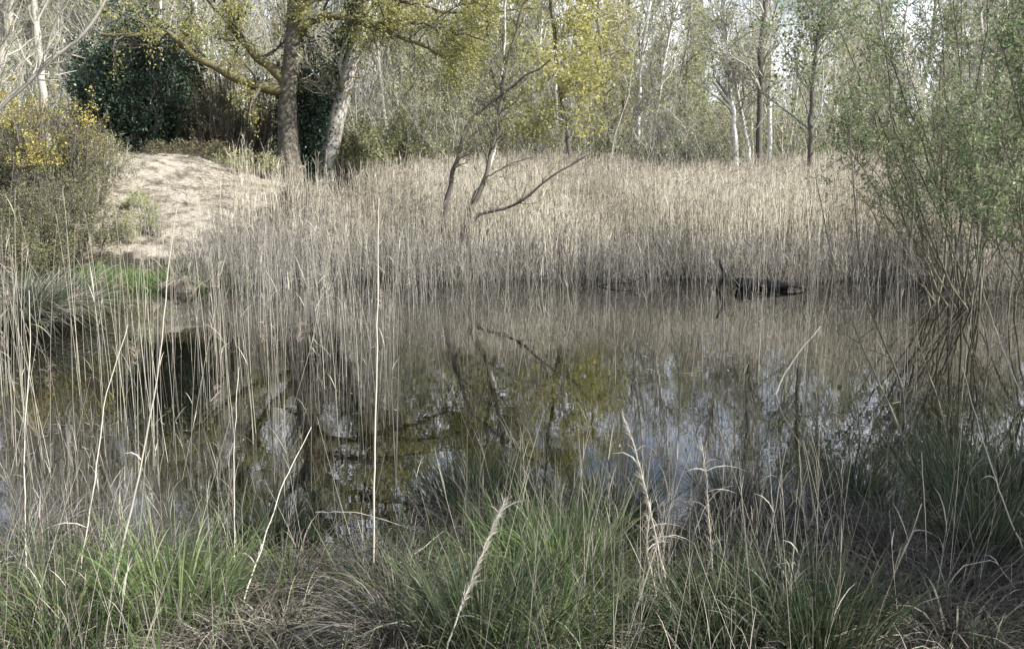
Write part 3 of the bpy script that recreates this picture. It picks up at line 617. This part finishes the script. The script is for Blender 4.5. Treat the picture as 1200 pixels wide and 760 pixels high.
# individual near reeds, left foreground and a few on the right
GR_REED = 'single bare reed stems standing in the near water'
protos = []
for i in range(14):
    k = 10; L = 1.5+.9*rng.random(); d = nrm(np.array([rng.normal()*.03, rng.normal()*.03, 1.])); P = np.zeros((k, 3)); bend = rng.normal(size=3)*.009
    for j in range(1, k): d = nrm(d+bend*[1, 1, 0]+rng.normal(size=3)*.012); P[j] = P[j-1]+d*L/(k-1)
    if i % 7 == 4: P[7:] = P[6]+np.array([[.04, 0, .10], [.12, .02, .05], [.2, .03, -.12]])      # snapped top
    R = np.linspace(.0026, .0012, k)*(.8+.5*rng.random()); m = MB(); m.tubes(P, R, 5, .3+.6*rng.random())
    o = m.build('reed_stem', 'reed' if i % 3 == 0 else 'reed_dull', local=True)
    for _ in range(int(rng.integers(0, 3))):
        b = P[rng.integers(2, k-1)][None]; dd = nrm(np.array([[rng.normal()*.3, rng.normal()*.3, .9]]))
        MB().blades(b, dd, .12+.2*rng.random(1), np.full(1, .0055), .1+.5*rng.random(1), 6).build('leaf_blade', 'reed', o, local=True)
    if i % 4 == 0:
        q = 26; b = P[-1]-np.array([0, 0, 1])*(.16*rng.random(q))[:, None]; dd = nrm(np.stack([.4+rng.normal(size=q)*.35, rng.normal(size=q)*.35, np.full(q, .9)], -1))
        MB().blades(b, dd, .05+.08*rng.random(q), np.full(q, .006), np.full(q, .8), 4).build('plume', 'plume', o, local=True)
    protos.append(o)
used = set(); spots = []
while len(spots) < 235:
    if rng.random() < .80:
        px = -30+520*rng.random()**1.1; Yd = 6.3+5.2*rng.random()**1.3
    else:
        px = 830+400*rng.random(); Yd = 7.6+4.5*rng.random()
    if rng.random() > .45+.45*math.sin(px*.045+Yd): continue
    x = (px-600)/FPX*Yd
    spots.append((x, Yd, px))
for i, (x, Yd, px) in enumerate(spots):
    p = int(rng.integers(len(protos))); rz = rng.random()*6.28; s = .72+.34*rng.random()
    z = max(hz((x, Yd)), -.3)
    side = 'left' if px < 200 else ('left of centre' if px < 520 else 'right')
    lab = {'left': 'thin grey straw reed stem standing in the dark water at the left', 'left of centre': 'thin pale reed stem standing in the water left of centre', 'right': 'thin reed stem among the twigs before the big sallow at the right'}[side]
    if p not in used: used.add(p); o = protos[p]; o.location = (x, Yd, z); o.rotation_euler = (0, 0, rz); o.scale = (s,)*3
    else: o = dup(protos[p], (x, Yd, z), rz, s)
    if rng.random() < .10: o.rotation_euler = (rng.normal()*.18, rng.normal()*.2, rz)
    tag(o, lab, 'reed', {'left': GR_REED+' at the left', 'left of centre': GR_REED+' left of centre', 'right': 'single reed stems standing before the sallow at the right'}[side])
for i, p in enumerate(protos):
    if i not in used: p.location = (-3+i*.1, 8, -.3); tag(p, 'thin grey straw reed stem standing in the dark water at the left', 'reed', GR_REED+' at the left')

# ------------------------------------------------------------------ foreground tussocks
def tussock(name, label, n, L, spread, m1, frac2=0., m2='grass_dead', w=.005, droop=(.3, 1.1), dead_part=True, group=None, rad=.10):
    r = thing(name, label, 'grass tussock', (0, 0, 0), group)
    def part(nm, q, m, Lf, dr, sp):
        q = int(q*1.1)
        th = rng.random(q)*6.283; e = rng.random(q)**.7
        d = nrm(np.stack([np.cos(th)*e*sp, np.sin(th)*e*sp, np.ones(q)], -1)); b = np.stack([np.cos(th)*rad*e*2.2+.03*rng.normal(size=q), np.sin(th)*rad*e*2.2, -.04+0*e], -1)
        MB().blades(b, d, Lf*(.5+.6*rng.random(q)), w*(.45+1.3*rng.random(q)**1.6), dr[0]+(dr[1]-dr[0])*rng.random(q), 7).build(nm, m, r, local=True)
    part('blades', int(n*(1-frac2)), m1, L, droop, spread)
    if frac2: part('dead_blades', int(n*frac2), m2, L*.85, (droop[0]+.3, droop[1]+.5), spread*1.4)
    return r
PT = {
 'green': tussock('sedge_tussock', 'x', 560, .72, .6, 'grass_green', .35, 'grass_dead'),
 'bright': tussock('sedge_tussock', 'x', 320, .72, .42, 'grass_bright', .2, 'grass_dead', .0065, (.1, .7)),
 'dark': tussock('sedge_tussock', 'x', 620, .74, .48, 'grass_dark', .25, 'grass_purple', .0048, (.1, .7)),
 'purple': tussock('sedge_tussock', 'x', 620, .72, .95, 'grass_purple', .35, 'grass_dead', .0042, (.5, 1.4)),
 'dead': tussock('sedge_tussock', 'x', 520, .62, 1.1, 'grass_dead', .3, 'grass_purple', .0055, (.7, 1.6)),
 'mixed': tussock('sedge_tussock', 'x', 600, .66, .75, 'grass_green', .55, 'grass_purple', .0048, (.4, 1.3)),
}
TL = {'green': 'mid green sedge tussock with dead blades', 'bright': 'bright fresh green grass tuft', 'dark': 'dark green upright rush tuft', 'purple': 'greyish purple arching dead sedge tussock', 'dead': 'pale collapsed straw coloured tussock', 'mixed': 'half green half withered sedge tussock'}
TS = [  # kind, px, py(base), scale, where
 ('bright', 205, 725, 1.05, 'standing tall at the lower left'), ('green', 60, 745, 1.1, 'in the bottom left corner'), ('mixed', 130, 700, .9, 'between the corner and the tall bright tuft'),
 ('dark', 320, 640, .85, 'left of centre at the water'), ('dark', 545, 600, .95, 'in the middle at the water edge'), ('dark', 575, 612, .8, 'just right of the middle rush tuft'),
 ('purple', 640, 620, .9, 'behind the bright central tuft'), ('bright', 655, 680, 1.05, 'right of centre among dead blades'), ('green', 600, 700, .9, 'left of the bright central tuft'), ('bright', 615, 655, .7, 'small, behind and left of the brighter central tuft'), ('bright', 690, 690, .65, 'small, just right of the central bright tuft'),
 ('green', 690, 660, .7, 'right of the bright central tuft'), ('dead', 680, 730, .9, 'low at the bottom right of centre'), ('dead', 270, 758, .95, 'at the bottom edge below the left tufts'),
 ('purple', 440, 690, .8, 'left of centre over the dark ground'), ('mixed', 500, 705, .9, 'at the lower middle'), 
 ('purple', 890, 620, 1.0, 'at the right water edge'), ('dark', 860, 600, .75, 'right of the bright water patch'), ('purple', 960, 630, .95, 'beside the right rush tuft'),
 ('dark', 1000, 600, .9, 'before the sallow reflection'), ('purple', 1040, 660, 1.1, 'on the dark right bank'), ('dark', 1120, 590, 1.15, 'large at the right below the sallow'),
 ('dark', 1190, 610, 1.2, 'at the right frame edge'), ('dark', 1150, 660, 1.0, 'low on the right bank'), ('purple', 1130, 700, 1.0, 'low at the right among rushes'),
 ('dead', 1120, 765, 1.0, 'in the bottom right corner'), ('dead', 1190, 745, 1.0, 'at the far bottom right edge'), 
 ('mixed', 900, 720, .9, 'at the lower right of centre'),  ('green', 740, 740, .8, 'near the tall seeding stems'),
 ('purple', 20, 640, .9, 'at the left frame edge'), ('dead', 80, 650, .8, 'over the blue water patch at the left'), ('dead', 500, 650, .55, 'as a small drooping tuft over the dark water'), ('mixed', 250, 690, .8, 'behind the tall bright left tuft'),
 ('purple', 740, 640, .75, 'left of the bright water patch'),  ('dark', 560, 755, .9, 'at the bottom middle'), ('dark', 860, 760, .9, 'at the bottom right of centre'), ('dark', 960, 765, .95, 'at the bottom below the purple tussocks'),
 ('green', 640, 765, .8, 'at the bottom just right of the middle'), ('dead', 590, 655, .6, 'tangled behind the lower middle'), ('purple', 340, 690, .8, 'beside the left of centre rushes'),
 ('purple', 560, 640, .95, 'in the middle behind the bright tuft'), ('dead', 620, 660, .8, 'over the bright central tuft'), ('purple', 780, 680, .95, 'right of the tall seeding stems'), ('dead', 930, 690, .7, 'behind the lower right bundle'), ('purple', 1080, 740, .95, 'low in front of the right bank'), ('purple', 470, 740, .9, 'beside the tall straight reed foot'), ('dead', 330, 748, .8, 'at the bottom left of the low cane'), ('purple', 170, 660, .8, 'behind the tall bright left tuft'), ('purple', 700, 700, .8, 'low between the seeding stems'), ('dark', 720, 620, .8, 'behind the arching feathery stem'),
]
first = set()
for kd, px, py, s, wh in TS:
    Yd = 6
    for _ in range(12):                       # walk down the ray to the ground
        p = at(px, py, Yd); zt = max(hz(p), -.06); Yd = Yd*(CAMZ-zt)/(CAMZ-p[2])
    p = at(px, py, Yd); z = max(hz(p), -.08)
    rz = rng.random()*6.28; lab = f'{TL[kd]} {wh}'
    if kd not in first: first.add(kd); o = PT[kd]; o.location = (float(p[0]), float(p[1]), z); o.rotation_euler = (0, 0, rz); o.scale = (s,)*3; o['label'] = lab
    else: o = dup(PT[kd], (p[0], p[1], z), rz, s, lab)
    o['group'] = 'tussocks along the near bank'
# bank grass, uncountable
def bank_grass():
    G, Dd, K = MB(), MB(), MB()
    n = 24000; x = -4.2+8.8*rng.random(n); y = 2.4+4.2*rng.random(n); keep = (y < near_shore(x)+.25) & (np.abs(x) < y*.62+.3)
    cl = np.sin(x*3.1+1)*np.sin(y*3.7)+np.sin(x*7.3-y*5.1)*.5+rng.normal(size=n)*.5
    keep &= cl > 0.0; x, y, cl = x[keep], y[keep], cl[keep]; n = len(x); z = height(x, y)-.02
    d = nrm(np.stack([rng.normal(size=n)*.22, rng.normal(size=n)*.22, np.ones(n)], -1)); b = np.stack([x, y, z], -1)
    L = (.18+.34*rng.random(n)); g_ = rng.random(n) < .58+.2*np.sin(x*1.7+2)
    gl = g_ & (x < -1.0); gd = g_ & ~gl
    for msk, mb_ in ((gl, G), (gd, K)): mb_.blades(b[msk], d[msk], L[msk], .004+.003*rng.random(msk.sum()), .1+.6*rng.random(msk.sum()), 5)
    dm = ~g_; dd = nrm(d[dm]+rng.normal(size=(dm.sum(), 3))*.55*[1, 1, .3]); Dd.blades(b[dm], dd, L[dm]*1.1, .003+.003*rng.random(dm.sum()), .5+1.1*rng.random(dm.sum()), 6)
    # fine upright withered stalks standing over the grass
    n = 3100; x = -4+8.4*rng.random(n); y = 3.1+3.6*rng.random(n); k_ = (y < near_shore(x)+.35) & (np.abs(x) < y*.6+.2) & (np.sin(x*2.3)+np.sin(y*3+x)+rng.normal(size=n)*.5 > .1); x, y = x[k_], y[k_]
    St = MB(); reeds_at(St, None, x, y, np.maximum(height(x, y), 0)-.05, .40+.60*rng.random(len(x)), .19, .0015, leafn=3, plume=False, lw=.0020)
    V = None; tag(St.build('withered_stalks', 'stalk'), 'fine withered grass stalks standing over the near bank', 'grass stalks', kind='stuff')
    # flat thatch
    n = 3200; x = -4+8.4*rng.random(n); y = 2.4+4.4*rng.random(n); k_ = y < near_shore(x)+.1; x, y = x[k_], y[k_]; n = len(x)
    d = nrm(rng.normal(size=(n, 3))*[1, 1, .25]+[0, 0, .15]); Dd.blades(np.stack([x, y, height(x, y)+.02+.10*rng.random(n)], -1), d, .15+.25*rng.random(n), np.full(n, .005), .3+.5*rng.random(n), 5, rng.random(n)*.7)
    tag(G.build('bank_grass', 'grass_green'), 'green grass growing on the near bank at the left', 'grass', kind='stuff')
    tag(K.build('bank_rushes', 'grass_dark'), 'dark green low grass on the near bank at the centre and right', 'grass', kind='stuff')
    tag(Dd.build('dead_grass', 'grass_dead'), 'matted dead grass covering the near bank', 'dead grass', kind='stuff')
bank_grass()

def debris():
    F = MB(); n = 1900; y = 6.2+11.3*rng.random(n); x = (rng.random(n)*1.2-.6)*y*1.0; k_ = np.sin(x*1.7+y)+np.sin(y*2.2-x*.8)+rng.normal(size=n)*.5 > .35; x, y = x[k_], y[k_]; n = len(x)
    F.blades(np.stack([x, y, np.full(n, .006)], -1), nrm(rng.normal(size=(n, 3))*[1, 1, 0.0]+1e-4), .03+.12*rng.random(n)**2, .004+.010*rng.random(n), np.zeros(n), 3, side=np.tile([[0, 0, 1.]], (n, 1)))
    tag(F.build('floating_debris', 'reed_dull'), 'small bits of leaf and broken reed floating on the pond', 'debris', kind='stuff')
debris()
# grass on the far left shore and litter on the sand
def shore_grass():
    S = MB(); n = 1600; u = rng.random(n); px = 88+150*u; Yd = 16.0+1.5*rng.random(n); x = (px-600)/FPX*Yd
    L = .26+.26*rng.random(n); d = nrm(np.stack([rng.normal(size=n)*.3, rng.normal(size=n)*.3, np.ones(n)], -1))
    S.blades(np.stack([x, Yd, np.maximum(height(x, Yd), 0)-.02], -1), d, L, np.full(n, .010), .2+.6*rng.random(n), 4)
    tag(S.build('shore_grass', 'grass_bright'), 'bright green grass on the far shore below the sand bank', 'grass', kind='stuff')
    S = MB(); n = 1600; px = 200+85*rng.random(n); Yd = 16.7+1.3*rng.random(n); x = (px-600)/FPX*Yd; d = nrm(np.stack([rng.normal(size=n)*.3, rng.normal(size=n)*.3, np.ones(n)], -1))
    S.blades(np.stack([x, Yd, np.maximum(height(x, Yd), 0)-.02], -1), d, .3+.3*rng.random(n), np.full(n, .010), .2+.6*rng.random(n), 4)
    tag(S.build('shore_rushes', 'grass_green'), 'darker green rushes at the foot of the sand beside the reeds', 'rushes', kind='stuff')
    S = MB(); n = 12000; x = -12+9.0*rng.random(n); y = 17.2+9*rng.random(n); cl = np.sin(x*2.3+y)+np.sin(y*1.7-x)*.8+rng.normal(size=n)*.5; k_ = cl > -.2; x, y = x[k_], y[k_]; n = len(x)
    d = nrm(rng.normal(size=(n, 3))*[1, 1, .3]+[0, 0, .3]); S.blades(np.stack([x, y, height(x, y)+.01], -1), d, .10+.18*rng.random(n), np.full(n, .010), .5+0*x, 3)
    tag(S.build('sand_litter', 'grass_dead'), 'dry grass wisps and litter strewn over the sand bank', 'litter', kind='stuff')
shore_grass()
# blue green rush clumps at the far left margin
for px, py, Yd, s, l in ((20, 370, 12.5, 1.7, 'big blue green rush clump with drooping dead stems at the left edge'), (66, 360, 13.4, 1.4, 'second rush clump right of the big one at the left margin')):
    p = at(px, py, Yd); r = thing('rush_clump', l, 'rush clump', (p[0], p[1], 0), None)
    for nm, q, m_, L in (('blades', 900, 'grass_dark', .9), ('dead_blades', 700, 'reed_dull', .85)):
        th = rng.random(q)*6.283; e = rng.random(q)**.6
        MB().blades(np.stack([np.cos(th)*.3*e, np.sin(th)*.3*e, -.05+0*e], -1), nrm(np.stack([np.cos(th)*e*.6, np.sin(th)*e*.6, np.ones(q)], -1)), s*L*(.5+.5*rng.random(q)), np.full(q, .010), .3+.9*rng.random(q), 6).build(nm, m_, r, local=True)

# ------------------------------------------------------------------ single stems, canes and seed heads close to the camera
def stem(name, label, cat, pts, r0, r1, m, leaves=0, tint=.8, k=24, fuzz=0, twigs=0, fm='seed_head'):
    P = path(*pts); base = P[0]; r = thing(name, label, cat, base)
    q = resample(P, k, .002); rr = taper(r0, r1, k); MB().tubes(q, rr, 6, tint).build('stem', m, r, base, True)
    if twigs:
        P1, R1 = children(q[None], rr[None], twigs, .5, (25, 60), .3, 1, .1, 5, .2, .5, .3, rmin=.002); P2, R2 = children(P1, R1, twigs*4, .2, (25, 60), .2, 1, .1, 4, .2, .6, .4, rmin=.0016)
        MB().tubes(P1, R1, 4).tubes(P2, R2, 3).build('twigs', m, r, base, True)
    if leaves:
        b = on(q[None], leaves, .2, .95, 0); d = nrm(np.stack([rng.normal(size=leaves)*.7, rng.normal(size=leaves)*.5, np.full(leaves, .8)], -1))
        MB().blades(b, d, .10+.14*rng.random(leaves), np.full(leaves, .006), .6+.6*rng.random(leaves), 5).build('leaf_blade', 'reed_pale', r, base)
    if fuzz:
        b = on(q[None], fuzz, .25, 1, .0015); T = nrm(q[-1]-q[len(q)//2]); d = nrm(T[None]*.9+rng.normal(size=(fuzz, 3))*.20)
        MB().blades(b, d, .025+.045*rng.random(fuzz), np.full(fuzz, .0018), .3+0*b[:, 0], 3).build('seed_head', fm, r, base)
    return r
stem('reed_stem', 'single tall straight pale reed rising nearly full height left of centre', 'reed', [(437, 775, 4.6), (438, 600, 4.6), (441, 430, 4.65), (443, 300, 4.7), (444, 232, 4.7)], .0058, .0028, 'reed_pale', 0)
stem('reed_stem', 'thick leaning reed curving up from the bottom left with darker tip', 'reed', [(118, 765, 4.2), (135, 680, 4.25), (158, 580, 4.35), (178, 480, 4.45), (190, 400, 4.5), (195, 330, 4.6), (208, 240, 4.7)], .0052, .0026, 'stalk', 1)
stem('reed_stem', 'thin reed leaning right across the lower left water', 'reed', [(262, 770, 4.2), (300, 660, 4.5), (330, 570, 4.7), (365, 500, 4.9)], .0045, .0018, 'reed_pale', 2)
stem('dead_cane', 'bare branched cane lying low toward the lower centre left', 'cane', [(322, 745, 4.4), (350, 712, 4.5), (400, 690, 4.6), (455, 668, 4.7), (498, 640, 4.85), (520, 622, 4.9)], .0055, .002, 'reed_pale', 0)
stem('dead_cane', 'thin arching grass cane over the dark water left of centre', 'cane', [(370, 600, 5.3), (420, 600, 5.3), (460, 612, 5.3), (500, 625, 5.3), (530, 645, 5.3)], .003, .0015, 'reed_pale', 0)
stem('seeding_grass', 'thick fuzzy pale seed stem leaning right at the bottom centre', 'grass stem', [(520, 768, 3.5), (540, 712, 3.55), (560, 660, 3.6), (578, 615, 3.65), (590, 590, 3.65)], .004, .0018, 'reed_pale', 2, fuzz=380)
stem('seeding_grass', 'tall arching feathery seed stem right of centre', 'grass stem', [(795, 768, 4.), (782, 690, 4.05), (765, 610, 4.1), (752, 560, 4.1), (742, 515, 4.15), (730, 488, 4.15)], .0038, .0015, 'reed_pale', 4, fuzz=300)
stem('seeding_grass', 'upright branching seed stem beside the bright water', 'grass stem', [(845, 768, 4.3), (838, 700, 4.35), (832, 620, 4.4), (828, 560, 4.45), (822, 520, 4.45)], .0035, .0015, 'reed_pale', 10, fuzz=220)
stem('seeding_grass', 'slim seed stem left of the upright branching one', 'grass stem', [(775, 768, 4.1), (768, 690, 4.15), (757, 640, 4.2), (762, 590, 4.2)], .003, .0015, 'reed_pale', 8, fuzz=150)
for i, (a, b, c, l) in enumerate(((898, 930, 660, 'leftmost seed stem of the pale bundle at the lower right'), (908, 946, 640, 'tallest seed stem of the pale bundle at the lower right'), (916, 940, 668, 'short middle seed stem of the lower right bundle'), (925, 958, 690, 'rightmost seed stem of the lower right bundle'))):
    stem('seeding_grass', l, 'grass stem', [(a, 770, 3.9), ((a+b)/2-2, (770+c)/2, 3.95), (b-4, c, 4)], .0036, .0015, 'reed_pale', 7, fuzz=130)
stem('reed_stem', 'pale reed leaning right from the lower right of centre', 'reed', [(868, 768, 4.4), (890, 690, 4.5), (908, 600, 4.6), (922, 520, 4.7)], .0036, .0016, 'reed_pale', 2)
stem('reed_stem', 'long thin reed leaning left in the right foreground', 'reed', [(1225, 700, 4.6), (1180, 600, 4.7), (1150, 510, 4.8), (1128, 430, 4.9)], .004, .0018, 'reed_pale', 1)
stem('reed_stem', 'long thin reed leaning left at the right frame edge', 'reed', [(1240, 560, 5), (1200, 470, 5), (1172, 400, 5), (1152, 340, 5.1)], .004, .0018, 'reed_pale', 0)
stem('reed_stem', 'broken pale reed leaning over the bright water right of centre', 'reed', [(905, 470, 9), (918, 440, 9), (938, 410, 9), (962, 382, 9)], .008, .005, 'reed_pale', 0)
stem('reed_stem', 'straight thin reed upright on the right bank', 'reed', [(1088, 768, 4.6), (1087, 690, 4.65), (1084, 600, 4.7), (1080, 530, 4.7)], .0034, .0018, 'reed_pale', 1)
stem('reed_stem', 'slanting reed crossing the purple tussocks at the right', 'reed', [(1005, 768, 4.2), (1040, 690, 4.4), (1062, 640, 4.5), (1080, 590, 4.5)], .0034, .0018, 'reed_pale', 2)
stem('reed_stem', 'bent dead reed with arching tip at the lower right', 'reed', [(1085, 760, 4.2), (1100, 700, 4.25), (1130, 660, 4.3), (1165, 655, 4.3), (1190, 690, 4.3)], .0036, .0015, 'reed_pale', 1)
stem('reed_stem', 'pale reed upright at the left above the blue water', 'reed', [(35, 768, 4.8), (30, 640, 4.9), (28, 520, 5), (36, 400, 5.1), (34, 340, 5.1)], .0045, .002, 'reed_pale', 1)
stem('reed_stem', 'pale reed leaning slightly right left of the thick leaning reed', 'reed', [(76, 768, 4.6), (95, 660, 4.7), (112, 560, 4.8), (122, 470, 4.9), (150, 380, 5)], .0045, .002, 'reed_pale', 2)
stem('reed_stem', 'thin upright reed between the bright tuft and the tall straight reed', 'reed', [(277, 768, 4.8), (275, 640, 4.9), (274, 520, 5), (280, 430, 5.1)], .0042, .0018, 'reed_pale', 1)
stem('bramble_cane', 'long dark arching cane hanging before the big sallow', 'cane', [(1075, 560, 7.5), (1045, 480, 7.7), (1012, 410, 7.9), (985, 340, 8.1), (968, 270, 8.3), (955, 200, 8.5)], .011, .004, 'sallow_bark', 0, twigs=8)
stem('bramble_cane', 'second dark curved cane right of the long one', 'cane', [(1062, 540, 8), (1058, 450, 8), (1035, 400, 8.1), (1014, 350, 8.2), (1006, 290, 8.3), (1000, 215, 8.4), (996, 150, 8.5)], .010, .004, 'dark_bark', 0, twigs=9)
stem('bramble_cane', 'thin dark twiggy shoot upright before the sallow foot', 'cane', [(1120, 560, 7.5), (1100, 470, 7.6), (1075, 400, 7.7), (1068, 330, 7.8), (1062, 250, 7.9)], .009, .003, 'sallow_bark', 0, twigs=12)
stem('bramble_cane', 'dark branched shoot rising at the right edge before the sallow', 'cane', [(1165, 570, 7.5), (1150, 480, 7.6), (1160, 410, 7.7), (1140, 330, 7.8), (1130, 270, 7.9)], .010, .003, 'dark_bark', 0, twigs=14)
for i, (a, b, c, d_, l) in enumerate(((1010, 560, 985, 395, 'short bare twiggy shoot left of the long dark cane'), (1095, 575, 1118, 380, 'bare shoot forking low before the sallow foot'), (1035, 570, 1075, 430, 'low bare shoot between the two dark canes'), (1185, 560, 1178, 400, 'bare forked shoot near the right frame edge'), (960, 560, 940, 455, 'small bare shoot at the right of the bright water'))):
    stem('bramble_cane', l, 'cane', [(a, b, 7.4), ((a+b*0+c)/2+8, (b+d_)/2, 7.5), (c, d_, 7.6)], .008, .0028, 'dark_bark' if i % 2 else 'sallow_bark', 0, twigs=14)
stem('bare_branch', 'dead grey branch reaching in at the upper left', 'branch', [(-40, 175, 11), (0, 125, 11), (35, 95, 11), (60, 70, 11), (100, 40, 11), (125, 0, 11), (135, -40, 11)], .03, .01, 'twig_pale', 0, twigs=16)

# ------------------------------------------------------------------ sunken log, crooked sticks, stone
def log():
    base = at(898, 337, 16.3); base[2] = 0
    r = thing('sunken_log', 'black half sunken rotten log floating before the reeds at the right', 'log', base)
    k = 16; x0 = at(864, 337, 16.3)[0]; x1 = at(926, 337, 16.2)[0]
    P = np.stack([np.linspace(x0, x1, k), np.full(k, 16.3)+.03*np.sin(np.arange(k)), .085+.015*np.sin(np.arange(k)*1.7)-.05*np.linspace(0, 1, k)], -1)
    R = np.interp(np.linspace(0, 1, k), [0, .02, .1, .5, .8, 1], [.06, .10, .12, .09, .08, .02]); 
    m = MB(); m.tubes(P, R, 12, .5); V = m.v[0]; V += rng.normal(size=V.shape)*.010; m.build('trunk', 'wet_wood', r, base)
    MB().tubes(np.array([[x0-.06, 16.2, .205], [x0+.08, 16.2, .215], [x0+.26, 16.22, .20]]), np.array([.009, .012, .007]), 5, .1).build('broken_plank', 'twig_grey', r, base)
    MB().tubes(resample(np.array([[x1-.25, 16.15, .05], [x1-.05, 16.12, .08], [x1+.22, 16.1, .03]]), 6), taper(.04, .01, 6), 6, .6).build('branch_stub', 'wet_wood', r, base)
log()
stem('crooked_stick', 'black crooked stick poking out of the water left of the log', 'stick', [(838, 344, 16.2), (844, 332, 16.2), (850, 322, 16.2), (846, 314, 16.2), (842, 303, 16.3)], .030, .018, 'wet_wood', 0, .2)
stem('crooked_stick', 'thin forked black twig on the water at the far waterline right of centre', 'stick', [(700, 335, 16.6), (722, 331, 16.6), (738, 332, 16.5), (752, 325, 16.45)], .013, .005, 'wet_wood', 0, .2, twigs=2)
def stone():
    base = at(212, 329, 16.1); base[2] = 0
    r = thing('sedge_mound', 'small grey brown domed stump mound at the water edge below the sand', 'mound', base)
    nu, nv = 20, 10; u = np.arange(nu)*2*math.pi/nu; v = np.linspace(.02, 1, nv)
    V = np.array([[math.cos(a)*math.sin(b*math.pi/2)*.30, math.sin(a)*math.sin(b*math.pi/2)*.24, math.cos(b*math.pi/2)*.24-.02] for b in v for a in u]); V *= (1+.10*np.sin(V[:, :1]*17)+rng.normal(size=(len(V), 1))*.04)
    F = np.array([[j*nu+i, j*nu+(i+1) % nu, (j+1)*nu+(i+1) % nu, (j+1)*nu+i] for j in range(nv-1) for i in range(nu)])
    MB().add(V+base, F, .6).build('mound_body', 'oak_bark', r, base, True)
    q = 900; th = rng.random(q)*6.28; e = rng.random(q)
    MB().blades(base+np.stack([np.cos(th)*.2*e, np.sin(th)*.16*e, .2-.08*e], -1), nrm(np.stack([np.cos(th), np.sin(th), .5+0*th], -1)), .12+.16*rng.random(q), np.full(q, .009), 1.2+0*th, 4).build('dead_blades', 'grass_dead', r, base)
stone()
